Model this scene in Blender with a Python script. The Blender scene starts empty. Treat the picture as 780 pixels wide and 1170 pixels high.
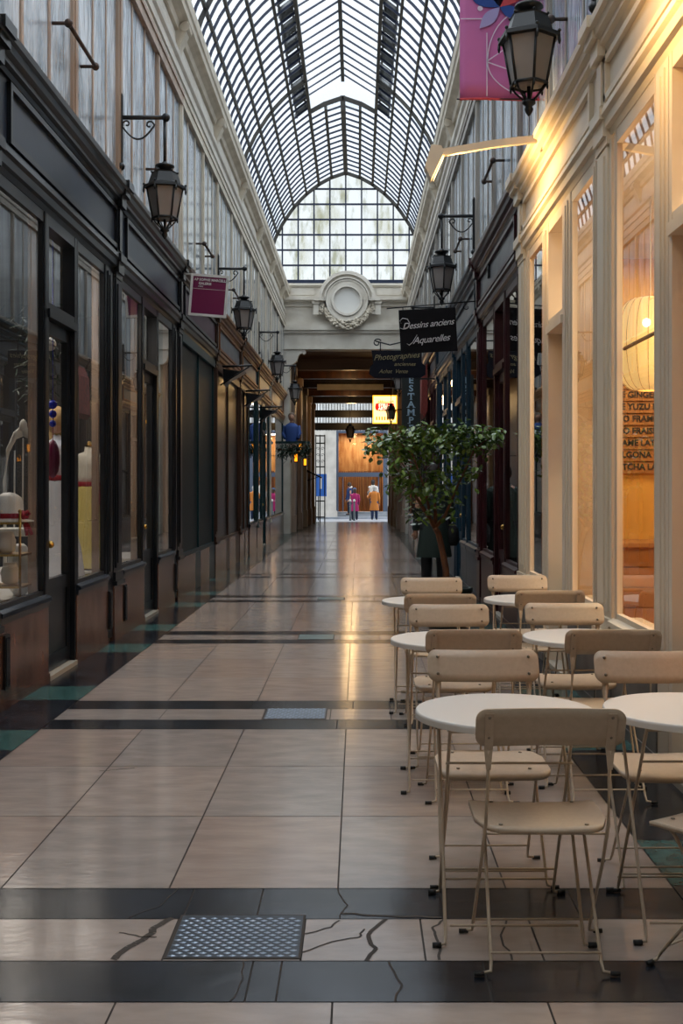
import bpy, bmesh, math, random
from mathutils import Vector, Matrix
R = math.radians; PI = math.pi; rnd = random.Random(7)
scene = bpy.context.scene; col = scene.collection
# ---------------------------------------------------------------- camera frame
F_PX, VX, VY, EYE = 1300.0, 409.0, 556.0, 1.40
def W(px, py, Y): return Vector(((px-VX)*Y/F_PX, Y, EYE-(py-VY)*Y/F_PX))
XL, XR, XC, YEND = -2.23, 1.50, -0.37, 34.0
MOD = 3.65; Y0M = 3.2
# ---------------------------------------------------------------- mesh collector
class M:
    def __init__(s): s.v = []; s.f = []; s.mi = []; s.sm = []
    def add(s, vs, fs, mi=0, smooth=False):
        b = len(s.v); s.v += [tuple(v) for v in vs]
        for f in fs: s.f.append(tuple(i+b for i in f)); s.mi.append(mi); s.sm.append(smooth)
        return s
    def box(s, x0, x1, y0, y1, z0, z1, mi=0):
        if x0 > x1: x0, x1 = x1, x0
        if y0 > y1: y0, y1 = y1, y0
        if z0 > z1: z0, z1 = z1, z0
        return s.add([(x0,y0,z0),(x1,y0,z0),(x1,y1,z0),(x0,y1,z0),(x0,y0,z1),(x1,y0,z1),(x1,y1,z1),(x0,y1,z1)],
              [(0,3,2,1),(4,5,6,7),(0,1,5,4),(1,2,6,5),(2,3,7,6),(3,0,4,7)], mi)
    def quad(s, a, b, c, d, mi=0): return s.add([a,b,c,d], [(0,1,2,3)], mi)
    def prism(s, poly, y0, y1, mi=0, smooth=False):      # poly of (x,z) swept along Y
        n = len(poly)
        ar = sum(poly[i][0]*poly[(i+1)%n][1]-poly[(i+1)%n][0]*poly[i][1] for i in range(n))
        if ar < 0: poly = poly[::-1]
        vs = [(x,y0,z) for x,z in poly]+[(x,y1,z) for x,z in poly]
        fs = [tuple(range(n)), tuple(range(2*n-1,n-1,-1))]
        fs += [(i, i+n, (i+1)%n+n, (i+1)%n) for i in range(n)]
        return s.add(vs, fs, mi, smooth)
    def sweep(s, poly, path, mi=0, up=Vector((0,0,1)), smooth=True, cap=True):   # poly (a,b) along path
        P = [Vector(p) for p in path]; n = len(poly); rings = []
        for i, p in enumerate(P):
            t = (P[min(i+1,len(P)-1)]-P[max(i-1,0)]).normalized()
            u = up if abs(t.dot(up)) < .97 else Vector((1,0,0)) if abs(t.x) < .9 else Vector((0,1,0))
            a = t.cross(u).normalized(); b = a.cross(t).normalized()
            rings.append([p+a*q[0]+b*q[1] for q in poly])
        vs = [v for r in rings for v in r]; fs = []
        for i in range(len(P)-1):
            for k in range(n):
                k2 = (k+1)%n; fs.append((i*n+k, i*n+k2, (i+1)*n+k2, (i+1)*n+k))
        if cap: fs += [tuple(range(n-1,-1,-1)), tuple(range((len(P)-1)*n, len(P)*n))]
        return s.add(vs, fs, mi, smooth)
    def tube(s, path, r, n=8, mi=0):
        return s.sweep([(math.cos(2*PI*k/n)*r, math.sin(2*PI*k/n)*r) for k in range(n)], path, mi)
    def ttube(s, path, radii, n=8, mi=0):
        b0 = len(s.v); s.tube(path, 1.0, n, mi)
        for i, (p, r) in enumerate(zip(path, radii)):
            p = Vector(p)
            for k in range(n):
                v = Vector(s.v[b0+i*n+k]); s.v[b0+i*n+k] = tuple(p+(v-p)*r)
        return s
    def lathe(s, prof, c=(0,0,0), n=16, mi=0, sx=1, sy=1, rot=0, smooth=True):   # prof of (r,z)
        vs = []; fs = []
        for r, z in prof:
            for k in range(n):
                a = 2*PI*k/n+rot; vs.append((c[0]+r*sx*math.cos(a), c[1]+r*sy*math.sin(a), c[2]+z))
        for i in range(len(prof)-1):
            for k in range(n):
                k2 = (k+1)%n; fs.append((i*n+k, i*n+k2, (i+1)*n+k2, (i+1)*n+k))
        fs += [tuple(range(n-1,-1,-1)), tuple(range((len(prof)-1)*n, len(prof)*n))]
        return s.add(vs, fs, mi, smooth)
    def ball(s, c, r, n=10, m=6, mi=0, sx=1, sy=1, sz=1):
        return s.lathe([(max(.001,r*math.sin(PI*i/m)), -r*sz*math.cos(PI*i/m)) for i in range(m+1)], c, n, mi, sx, sy)
    def sheet(s, xs, f_lo, f_hi, off, t, mi=0, horiz=True, rows=4):
        """curved plate: columns xs, from f_lo(x) to f_hi(x) in v; off(x,v) is its bend; t its thickness"""
        n = len(xs); top = []; bot = []
        for x in xs:
            for j in range(rows+1):
                v = f_lo(x)+(f_hi(x)-f_lo(x))*j/rows; o = off(x, v)
                if horiz: top.append((x,v,o)); bot.append((x,v,o-t))
                else: top.append((x,o,v)); bot.append((x,o+t,v))
        k = rows+1; b = n*k; fs = []
        g = lambda i,j: i*k+j
        for i in range(n-1):
            for j in range(rows):
                q = (g(i,j),g(i+1,j),g(i+1,j+1),g(i,j+1)); fs.append(q); fs.append(tuple(b+a for a in q[::-1]))
        rim = [g(i,0) for i in range(n)]+[g(n-1,j) for j in range(1,k)]+[g(i,k-1) for i in range(n-2,-1,-1)]+[g(0,j) for j in range(k-2,0,-1)]
        for a, c in zip(rim, rim[1:]+rim[:1]): fs.append((a, a+b, c+b, c))
        return s.add(top+bot, fs, mi, True)
    def xf(s, mat):
        s.v = [tuple(mat @ Vector(v)) for v in s.v]; return s
    def mesh(s, name, mats):
        me = bpy.data.meshes.new(name); me.from_pydata(s.v, [], s.f)
        for m in (mats if isinstance(mats,(list,tuple)) else [mats]): me.materials.append(m)
        me.polygons.foreach_set('material_index', s.mi); me.polygons.foreach_set('use_smooth', s.sm)
        me.update(); return me
def obj(name, m, mats, parent=None, bevel=0, fix=True):
    me = m.mesh(name, mats) if isinstance(m, M) else m
    if fix:
        bm = bmesh.new(); bm.from_mesh(me); bmesh.ops.recalc_face_normals(bm, faces=bm.faces); bm.to_mesh(me); bm.free()
    o = bpy.data.objects.new(name, me); col.objects.link(o)
    if parent: o.parent = parent
    if bevel:
        b = o.modifiers.new('bevel','BEVEL'); b.width = bevel; b.segments = 2; b.limit_method = 'ANGLE'
    return o
def tag(o, label=None, cat=None, group=None, kind=None):
    if label: o['label'] = label
    if cat: o['category'] = cat
    if group: o['group'] = group
    if kind: o['kind'] = kind
    return o
def thing(name, label, cat, loc=(0,0,0), rz=0, group=None):
    o = bpy.data.objects.new(name, None); col.objects.link(o); o.location = loc; o.rotation_euler = (0,0,rz)
    return tag(o, label, cat, group)
def struct(name, m, mats, parent=None, fix=True):
    o = obj(name, m, mats, parent, fix=fix)
    if not parent: o['kind'] = 'structure'
    return o
def structroot(name, loc=(0,0,0)):
    o = bpy.data.objects.new(name, None); col.objects.link(o); o.location = loc; o['kind'] = 'structure'; return o
def dup(root, loc, rz, label, group=None):
    r = root.copy(); col.objects.link(r); r.location = loc; r.rotation_euler = (0,0,rz); r['label'] = label
    if group: r['group'] = group
    for ch in list(root.children):
        c = ch.copy(); col.objects.link(c); c.parent = r
        for g in ch.children:
            d = g.copy(); col.objects.link(d); d.parent = c
    return r
# ---------------------------------------------------------------- materials
def lin(h):
    h = h.lstrip('#'); return tuple(((c/12.92) if c <= .04045 else ((c+.055)/1.055)**2.4) for c in (int(h[i:i+2],16)/255 for i in (0,2,4)))+(1,)
def newmat(name):
    m = bpy.data.materials.new(name); m.use_nodes = True; nt = m.node_tree
    return m, nt, nt.nodes, nt.links, nt.nodes['Principled BSDF']
def mat(name, c, rough=.5, metal=0, c2=None, scale=8, stretch=(1,1,1), bump=0, bscale=None, spec=.5, detail=4, lo=.35, hi=.65, coat=0):
    m, nt, N, L, P = newmat(name)
    P.inputs['Base Color'].default_value = lin(c); P.inputs['Roughness'].default_value = rough
    P.inputs['Metallic'].default_value = metal; P.inputs['Specular IOR Level'].default_value = spec
    if coat: P.inputs['Coat Weight'].default_value = coat; P.inputs['Coat Roughness'].default_value = .1
    if c2 or bump:
        tc = N.new('ShaderNodeTexCoord'); mp = N.new('ShaderNodeMapping'); mp.inputs['Scale'].default_value = stretch
        L.new(tc.outputs['Object'], mp.inputs['Vector'])
        if c2:
            n = N.new('ShaderNodeTexNoise'); n.inputs['Scale'].default_value = scale; n.inputs['Detail'].default_value = detail
            L.new(mp.outputs[0], n.inputs['Vector'])
            cr = N.new('ShaderNodeValToRGB'); cr.color_ramp.elements[0].color = lin(c); cr.color_ramp.elements[1].color = lin(c2)
            cr.color_ramp.elements[0].position = lo; cr.color_ramp.elements[1].position = hi
            L.new(n.outputs[0], cr.inputs[0]); L.new(cr.outputs[0], P.inputs['Base Color'])
        if bump:
            n2 = N.new('ShaderNodeTexNoise'); n2.inputs['Scale'].default_value = bscale or scale; n2.inputs['Detail'].default_value = 2
            L.new(mp.outputs[0], n2.inputs['Vector'])
            b = N.new('ShaderNodeBump'); b.inputs['Strength'].default_value = bump; b.inputs['Distance'].default_value = .02
            L.new(n2.outputs[0], b.inputs['Height']); L.new(b.outputs[0], P.inputs['Normal'])
    return m
def emat(name, c, strength):
    m, nt, N, L, P = newmat(name); P.inputs['Base Color'].default_value = lin(c)
    P.inputs['Emission Color'].default_value = lin(c); P.inputs['Emission Strength'].default_value = strength; return m
def glassmat(name, tint='#ffffff', boost=1.5, rough=.0, bump=0, bs=3):
    m, nt, N, L, P = newmat(name); N.remove(P); out = N['Material Output']
    t = N.new('ShaderNodeBsdfTransparent'); t.inputs[0].default_value = lin(tint)
    g = N.new('ShaderNodeBsdfGlossy'); g.inputs['Roughness'].default_value = rough
    fr = N.new('ShaderNodeFresnel')
    ge = N.new('ShaderNodeNewGeometry'); rg = N.new('ShaderNodeMapRange'); rg.inputs[3].default_value = 1.5; rg.inputs[4].default_value = 1/1.5
    L.new(ge.outputs['Backfacing'], rg.inputs[0]); L.new(rg.outputs[0], fr.inputs[0])      # same pane seen from either side
    mu = N.new('ShaderNodeMath'); mu.operation = 'MULTIPLY'; mu.use_clamp = True; mu.inputs[1].default_value = boost
    mx = N.new('ShaderNodeMixShader'); L.new(fr.outputs[0], mu.inputs[0]); L.new(mu.outputs[0], mx.inputs[0])
    L.new(t.outputs[0], mx.inputs[1]); L.new(g.outputs[0], mx.inputs[2]); L.new(mx.outputs[0], out.inputs[0])
    if bump:
        tc = N.new('ShaderNodeTexCoord'); mp = N.new('ShaderNodeMapping'); mp.inputs['Scale'].default_value = (1,1,.35)
        L.new(tc.outputs['Object'], mp.inputs[0]); n2 = N.new('ShaderNodeTexNoise'); n2.inputs['Scale'].default_value = bs
        L.new(mp.outputs[0], n2.inputs['Vector']); b = N.new('ShaderNodeBump'); b.inputs['Strength'].default_value = bump; b.inputs['Distance'].default_value = .02
        L.new(n2.outputs[0], b.inputs['Height']); L.new(b.outputs[0], g.inputs['Normal']); L.new(b.outputs[0], fr.inputs['Normal'])
    return m
def roofglass(name, dirt=0.12, stain=False):
    m, nt, N, L, P = newmat(name); N.remove(P); out = N['Material Output']
    t = N.new('ShaderNodeBsdfTransparent'); t.inputs[0].default_value = (.93,.97,1,1)
    d = N.new('ShaderNodeBsdfTranslucent'); d.inputs[0].default_value = (.85,.9,.95,1)
    mx = N.new('ShaderNodeMixShader'); L.new(t.outputs[0], mx.inputs[1]); L.new(d.outputs[0], mx.inputs[2])
    tc = N.new('ShaderNodeTexCoord'); n = N.new('ShaderNodeTexNoise'); n.inputs['Scale'].default_value = 1.6; n.inputs['Detail'].default_value = 5
    mp = N.new('ShaderNodeMapping'); mp.inputs['Scale'].default_value = (1.6,1,.6) if stain else (1,1,1)
    L.new(tc.outputs['Object'], mp.inputs[0]); L.new(mp.outputs[0], n.inputs['Vector'])
    r = N.new('ShaderNodeMapRange'); r.inputs[1].default_value = .42; r.inputs[2].default_value = .72
    r.inputs[3].default_value = dirt*.4; r.inputs[4].default_value = dirt*2; L.new(n.outputs[0], r.inputs[0]); L.new(r.outputs[0], mx.inputs[0])
    if stain:
        d.inputs[0].default_value = lin('#a8a587')
        n3 = N.new('ShaderNodeTexNoise'); n3.inputs['Scale'].default_value = 2.1; n3.inputs['Detail'].default_value = 6
        mp3 = N.new('ShaderNodeMapping'); mp3.inputs['Scale'].default_value = (2.2,1,.7); L.new(tc.outputs['Object'], mp3.inputs[0]); L.new(mp3.outputs[0], n3.inputs['Vector'])
        c3 = N.new('ShaderNodeValToRGB'); c3.color_ramp.elements[0].color = (.96,.99,1,1); c3.color_ramp.elements[1].color = (.42,.43,.33,1)
        c3.color_ramp.elements[0].position = .5; c3.color_ramp.elements[1].position = .68; L.new(n3.outputs[0], c3.inputs[0]); L.new(c3.outputs[0], t.inputs[0])
    L.new(mx.outputs[0], out.inputs[0]); return m
MT = {}
MT['lime'] = mat('limestone','#aa9d95',.145,c2='#9b8f88',scale=4.5,stretch=(1,2.6,1),bump=.05,bscale=14,detail=8)
MT['lime2'] = mat('limestone_pink','#a8988e',.14,c2='#998a82',scale=4,stretch=(1,3,1),bump=.05,bscale=12,detail=8)
MT['lime3'] = mat('limestone_grey','#a29892',.15,c2='#938a85',scale=5,stretch=(1,2.2,1),bump=.05,bscale=16,detail=8)
MT['blackstone'] = mat('black_marble','#14161b',.2,c2='#2a2e36',scale=5,bump=.06,bscale=10,detail=7)
MT['teal'] = mat('teal_glass_paver','#33504e',.2,c2='#48706c',scale=14)
MT['grout'] = mat('grout','#3f3833',.8)
MT['blackpaint'] = mat('black_gloss_paint','#0d0f13',.28,c2='#15181e',scale=3)
MT['fascia'] = mat('slate_blue_black_paint','#232d3d',.36,c2='#2a3547',scale=2)
MT['redmarble'] = mat('red_brown_marble','#432c25',.22,c2='#705044',scale=5,stretch=(1,1,.45),detail=9,lo=.38,hi=.72)
MT['sill'] = mat('dark_sill_paint','#1b2029',.25)
MT['threshold'] = mat('worn_stone_threshold','#a39a8c',.6)
MT['brownwood'] = mat('weathered_brown_frame','#b7a08d',.5,c2='#98816f',scale=6,stretch=(1,1,.15))
MT['cream'] = mat('cream_stone','#d3c9b7',.65,c2='#bdb2a0',scale=3,detail=8)
MT['creamlt'] = mat('pale_cream_stone','#d8d2c6',.6,c2='#c9c1b3',scale=2.5,detail=8)
MT['greyframe'] = mat('grey_painted_frame','#a39c92',.5,c2='#8b847b',scale=5,stretch=(1,1,.2))
MT['oldglass'] = mat('rippled_old_glass','#d6e0e9',.04,c2='#7d8d9a',scale=2.6,stretch=(1,2.2,.55),bump=.7,bscale=8,spec=.9)  # pale and dark mottling paints in broken sky reflections; bump gives the ripple
MT['greyglass'] = mat('curtained_window_glass','#b0b8bd',.08,c2='#6c757d',scale=1.8,stretch=(1,3,.25),bump=.15,bscale=6,spec=.9)
MT['glass'] = glassmat('shop_window_glass',boost=1.9)
MT['cafeglass'] = glassmat('cafe_window_glass',boost=1.5)
MT['clearglass'] = glassmat('door_glass','#f4f6f6',boost=1.5)
MT['roofglass'] = roofglass('skylight_glass',.13)
MT['endglass'] = roofglass('stained_end_glass',.3,True)
MT['bar'] = mat('dark_navy_iron','#18233c',.45)
MT['beam'] = mat('dark_iron_beam','#37342f',.6,c2='#22201d',scale=4)
MT['iron'] = mat('black_iron','#101215',.42)
MT['rust'] = mat('rusty_iron_rail','#4d3526',.6,c2='#2b2320',scale=20)
MT['cafe'] = mat('cream_cafe_paint','#dccdb8',.42,c2='#d3c2ab',scale=1.5)
MT['cafetrim'] = mat('cream_cafe_trim','#dfcfb6',.38)
MT['cafebase'] = mat('grey_cafe_base','#77706a',.45,c2='#615b56',scale=4)
MT['redwood'] = mat('dark_red_paint','#2c0d12',.3,c2='#3b141a',scale=4)
MT['redfascia'] = mat('grey_fascia_board','#6e6f73',.35,c2='#4f5055',scale=1.7,stretch=(1,1,3),detail=6)
MT['blue'] = mat('petrol_blue_paint','#16303f',.32,c2='#1c3a4b',scale=3)
MT['bluegrey'] = mat('blue_grey_panel','#49525c',.4,c2='#3a424b',scale=3)
MT['tealpaint'] = mat('dark_teal_paint','#0f3236',.35)
MT['shutter'] = mat('dark_green_mesh_shutter','#0f1717',.45,c2='#192423',scale=30,stretch=(1,1,.3),bump=.3,bscale=60)
MT['purple'] = mat('faded_plum_fascia','#5c434d',.45,c2='#503a44',scale=3)
MT['brownpaint'] = mat('brown_varnished_wood','#4a2a17',.35,c2='#2d1a10',scale=6,stretch=(1,1,.2))
MT['orangewood'] = mat('orange_brown_wood','#8b5426',.42,c2='#6b3c18',scale=6,stretch=(1,1,.2))
MT['darkroom'] = mat('dark_shop_interior','#2c2a2a',.8)
MT['greyroom'] = mat('grey_shop_interior','#5b5854',.8,c2='#47443f',scale=2)
MT['cafewall'] = mat('ochre_plaster','#dca94e',.75,c2='#d09c42',scale=2.5,detail=6)
MT['cafewood'] = mat('honey_wood','#b37c3c',.5,c2='#99642b',scale=5,stretch=(.3,1,1))
MT['chairpaint'] = mat('nutmeg_painted_steel','#c3b09a',.38,c2='#bca993',scale=60,bump=.02,bscale=150)
MT['tabletop'] = mat('white_painted_steel','#dad6d1',.38)
MT['rubber'] = mat('black_rubber','#1b1b1b',.6)
MT['rivet'] = mat('steel_rivet','#8d8478',.3,metal=1)
MT['brass'] = mat('brass','#b08a45',.3,metal=1)
MT['chrome'] = mat('chrome','#c8c8c8',.2,metal=1)
MT['frost'] = mat('frosted_lantern_glass','#938d89',.3,c2='#88827e',scale=4)
MT['white'] = mat('white_paint','#d8d6d0',.45)
MT['magenta'] = mat('plum_sign_panel','#6e0f45',.4)
MT['signblack'] = mat('black_sign_board','#0e0a0d',.65,spec=.2)
MT['signnavy'] = mat('navy_sign_board','#14141f',.7,spec=.2)
MT['signdark'] = mat('dark_green_grey_sign','#1d2423',.5)
MT['lettwhite'] = mat('white_lettering','#d9d4d2',.5)
MT['lettblue'] = mat('pale_blue_lettering','#a9c3d4',.5)
MT['lettgold'] = mat('faded_gold_lettering','#9c8f6a',.5)
MT['gold'] = mat('gold_leaf_numerals','#e8c077',.35,metal=.4)
MT['lettblack'] = mat('black_lettering','#191310',.6)
MT['pink'] = mat('pink_banner_cloth','#cc70a8',.7,c2='#c56aa2',scale=2)
MT['banblue'] = mat('banner_blue','#20448c',.7); MT['banred'] = mat('banner_red','#c23f45',.7)
MT['banlilac'] = mat('banner_lilac','#a99bc9',.7); MT['banwhite'] = mat('banner_white','#dccbdc',.7)
MT['bark'] = mat('brown_bark','#6b4021',.75,c2='#4c2c17',scale=25,stretch=(1,1,.3),bump=.3,bscale=40)
MT['leaf'] = mat('glossy_leaf','#415c26',.25,c2='#6f8a3e',scale=7,spec=.6)
MT['pot'] = mat('dark_planter','#15201b',.5)
MT['soil'] = mat('soil','#2a1d14',.9)
MT['cast'] = mat('cast_iron_cover','#353e4a',.4,metal=.3,c2='#2a323c',scale=20)
MT['tread'] = mat('worn_steel_tread','#a3b0c0',.34,metal=.6,c2='#8c99a8',scale=20)
MT['slate'] = mat('teal_grey_plate','#4c6468',.3,c2='#5e777a',scale=6)
SKY = 4.4; CAFE_W = 55; EXPO = 0.0
# ---------------------------------------------------------------- floor
def zf(y): return 0 if y < YEND else -.0143*(y-YEND)
fl = M(); FLM = [MT[k] for k in ('grout','lime','lime2','lime3','blackstone','teal')]
def tile(x0, x1, y0, y1, mi, z=0, g=.003):
    x0 += g; x1 -= g; y0 += g; y1 -= g
    fl.add([(x0,y0,zf(y0)+z),(x1,y0,zf(y0)+z),(x1,y1,zf(y1)+z),(x0,y1,zf(y1)+z)], [(0,1,2,3)], mi)
for ya, yb in ((-4,YEND),(YEND,56)):
    fl.quad((-3,ya,zf(ya)-.005),(2.2,ya,zf(ya)-.005),(2.2,yb,zf(yb)-.005),(-3,yb,zf(yb)-.005),0)
XE = [-1.83,-1.244,-.658,-.07,.514,1.10]
SETS = [.33,3.965,7.44,11.02,14.65,18.3,21.95,25.6,29.25,32.9,36.5,40.2,43.8,47.5,51.1,54.8]
prev = -3.0
for F in SETS:
    n0 = F-.875
    rows = 3
    for r in range(rows):
        a = prev+(n0-prev)*r/rows; b = prev+(n0-prev)*(r+1)/rows
        for i in range(5): tile(XE[i], XE[i+1], a, b, rnd.choice((1,2,2,3)))
    cut = sorted([-1.83, 1.10]+[rnd.uniform(-1.5,.9) for _ in range(3)])
    for a, b in zip(cut, cut[1:]): tile(a, b, n0, n0+.268, 4)
    cut = sorted([-1.83, 1.10]+[rnd.uniform(-1.4,.9) for _ in range(3)])
    for a, b in zip(cut, cut[1:]): tile(a, b, F-.281, F, 4)
    cut = [-1.83,-1.2,-.58,-.17,.2,.55,1.10]
    for a, b in zip(cut, cut[1:]): tile(a, b, n0+.268, F-.281, rnd.choice((1,3,3)))
    for xa, xb in ((XL-.05,-1.83),(1.10,XR+.05)):
        tile(xa, xb, F+.03, F+.54, 5); tile(xa, xb, n0-.52, n0-.02, 5)
        tile(xa, xb, n0-.02, F+.03, 4)
        if prev > -2: tile(xa, xb, prev+.54, n0-.52, 4)
        else: tile(xa, xb, -3, n0-.52, 4)
    prev = F
# cracks in the worn stone strips
def crack(pts, w=.006, z=.0012):
    w *= .55
    P = [Vector(p) for p in pts]; pts = []
    for a, b in zip(P, P[1:]):
        for i in range(4): pts.append(tuple(a.lerp(b, i/4)+Vector((rnd.uniform(-.006,.006),rnd.uniform(-.006,.006)))))
    pts.append(tuple(P[-1]))
    for a, b in zip(pts, pts[1:]):
        a = Vector((*a,z)); b = Vector((*b,z)); d = (b-a).normalized(); p = Vector((-d.y,d.x,0))*w
        fl.add([a-p,b-p,b+p,a+p],[(0,1,2,3)],0)
crack([(-.73,3.36),(-.71,3.43),(-.66,3.52),(-.64,3.62),(-.6,3.69)],.022)
crack([(-.62,3.53),(-.7,3.545),(-.75,3.57)],.006); crack([(-.17,3.42),(-.08,3.5),(.0,3.53),(.02,3.6)],.006)
crack([(-.17,3.56),(-.1,3.6),(-.06,3.67)],.006); crack([(.02,3.36),(.05,3.45),(.03,3.55),(.09,3.68)],.013)
crack([(.24,3.36),(.25,3.5),(.23,3.6),(.28,3.68)],.008); crack([(-.06,3.69),(-.04,3.8),(-.07,3.96)],.005)
crack([(-.05,3.73),(.1,3.71),(.27,3.695)],.012); crack([(.46,3.36),(.44,3.5),(.48,3.68)],.006)
crack([(-.62,3.965),(-.66,3.8),(-.75,3.69)],.003); crack([(-1.27,5.6),(-1.2,5.62),(-1.11,5.66)],.007)
crack([(.1,3.09),(.12,3.2),(.09,3.35)],.006); crack([(-.35,3.09),(-.33,3.2),(-.34,3.358)],.004)
struct('floor', fl, FLM, fix=False)
# ---------------------------------------------------------------- access covers let into the floor
def cover(Y0, Y1, x0, x1, label, tread=True):
    cx, cy = (x0+x1)/2, (Y0+Y1)/2
    o = thing('access_cover', label, 'access cover', (cx,cy,0), 0, 'access covers in the dark bands')
    m = M(); m.box(x0-cx,x1-cx,Y0-cy,Y1-cy,-.004,.003); obj('plate', m, MT['cast' if tread else 'slate'], o)
    f = M(); w = .008
    for a in ((x0-w,x0,Y0-w,Y1+w),(x1,x1+w,Y0-w,Y1+w),(x0,x1,Y0-w,Y0),(x0,x1,Y1,Y1+w)):
        f.box(a[0]-cx,a[1]-cx,a[2]-cy,a[3]-cy,-.004,.002)
    obj('rim', f, MT['grout'], o)
    if tread:
        t = M(); k = 0; y = Y0+.012
        while y < Y1-.01:
            x = x0+.014+(.018 if k%2 else 0)
            while x < x1-.012:
                a = .0125; b = .0075
                t.add([(x-a-cx,y-cy,.003),(x-cx,y-b-cy,.003),(x+a-cx,y-cy,.003),(x-cx,y+b-cy,.003),(x-cx,y-cy,.0058)],
                      [(0,1,4),(1,2,4),(2,3,4),(3,0,4)]); x += .036
            y += .0195; k += 1
        obj('raised_tread', t, MT['tread'], o)
cover(3.377,3.707,-.569,-.178,'steel tread-plate cover among cracked stones, nearest of the floor covers')
cover(6.85,7.165,-.57,-.2,'steel tread-plate cover in the second double black band from the camera')
cover(10.42,10.75,-.55,-.23,'smooth blue-grey cover in the third double black band from the camera',False)
cover(14.06,14.37,-.5,-.18,'small smooth grey cover in the fourth double black band, farthest of the covers',False)
# ---------------------------------------------------------------- building shell
def prof(w):                                       # vault profile: height over half width
    P = [(0,10.82),(.47,10.66),(.83,10.46),(1.165,10.2),(1.45,9.93),(1.66,9.67),(1.95,9.23),(2.15,8.82),(2.28,8.4),(2.35,7.9),(2.37,7.3)]
    for (a,za),(b,zb) in zip(P,P[1:]):
        if w <= b: return za+(zb-za)*(w-a)/(b-a)
    return 7.3
PW = [0,.24,.47,.65,.80,1.0,1.17,1.36,1.55,1.69,1.82,1.95,2.05,2.15,2.22,2.28,2.33,2.35,2.37]
def shell(side):
    n, xw = (1,XL) if side == 'left' else (-1,XR)
    m = M()
    m.box(xw-n*.02, xw-n*.3, -4, YEND+.6, 3.5, 6.95)
    m.box(xw-n*.02, xw-n*.7, -4, YEND+.6, 6.95, 7.24)
    m.box(xw, xw-n*.3, -4, Y0M, -.02, 3.5)
    struct('wall_'+side, m, MT['cream'])
    # the long row of shop interiors behind the windows: floor, back wall, ceiling
    mr = MT['greyroom' if side=='left' else 'darkroom']; xb = xw-n*3.2
    r = M(); r.box(xw-n*.3, xb, -4, YEND+.6, 3.5, 3.6); struct('ceiling_'+side+'_shops', r, mr)
    r = M(); r.box(xb, xb-n*.1, -4, YEND+.6, -.1, 3.6); struct('wall_'+side+'_shop_backs', r, mr)
    r = M(); r.box(xw-n*.02, xb, Y0M, YEND+.6, -.1, .02); struct('floor_'+side+'_shops', r, mr)
    c = M()
    c.prism([(xw-n*.05,6.93),(xw+n*.05,6.95),(xw+n*.07,7.02),(xw+n*.12,7.05),(xw+n*.17,7.07),(xw+n*.18,7.14),(xw+n*.2,7.16),(xw+n*.21,7.28),(xw+n*.12,7.31),(xw-n*.62,7.31),(xw-n*.62,7.24),(xw-n*.05,7.24)], -4, YEND+.02)
    struct('trim_1' if side=='left' else 'trim_2', c, MT['cream'])
    a = M()
    a.prism([(xw-n*.05,6.3),(xw+n*.03,6.3),(xw+n*.035,6.42),(xw+n*.055,6.43),(xw+n*.06,6.52),(xw+n*.09,6.55),(xw+n*.1,6.6),(xw+n*.02,6.63),(xw-n*.05,6.64)], -4, YEND+.02)
    a.prism([(xw-n*.05,6.66),(xw+n*.015,6.66),(xw+n*.022,6.8),(xw+n*.012,6.93),(xw-n*.05,6.93)], -4, YEND+.02)
    struct('trim_3' if side=='left' else 'trim_4', a, MT['creamlt'])
    for k in range(9):                              # scrolled consoles under the cornice
        y = 6.6+3.65*k
        if y > YEND: break
        b = M(); pts = []
        for i in range(13):
            t = i/12; z = 7.05-.55*t; d = .035+.13*(1-t)**1.3*(1+.25*math.sin(t*7)); pts.append((d,z))
        poly = [(xw-n*.03,7.05)]+[(xw+n*d,z) for d,z in pts]+[(xw-n*.03,6.5)]
        b.prism(poly, y-.1, y+.1)
        for z, r in ((6.98,.06),(6.56,.035)):
            b.add(*cyl_y(xw+n*(.13 if z > 6.8 else .05), z, r, y-.115, y+.115))
        w = 'left' if side=='left' else 'right'
        far = ['first','second','third','fourth','fifth','sixth','seventh','eighth','ninth'][k]
        tag(struct_thing('cornice_console', b, MT['cream']), 'carved stone scroll console under the %s cornice, %s counted from the camera end'%(w,far), 'console', 'scroll consoles of the %s cornice'%w)
def cyl_y(x, z, r, y0, y1, n=12):
    vs = [(x+r*math.cos(2*PI*i/n), y0, z+r*math.sin(2*PI*i/n)) for i in range(n)]+[(x+r*math.cos(2*PI*i/n), y1, z+r*math.sin(2*PI*i/n)) for i in range(n)]
    return vs, [tuple(range(n)), tuple(range(2*n-1,n-1,-1))]+[(i,i+n,(i+1)%n+n,(i+1)%n) for i in range(n)]
def struct_thing(name, m, mats): return obj(name, m, mats)
shell('left'); shell('right')
bk = M(); bk.box(-3.2,2.4,-4.2,-4,-.1,12); bk.box(-6,6,-4.2,-4,-.1,7.3)
struct('wall_back', bk, MT['cream'])
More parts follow.
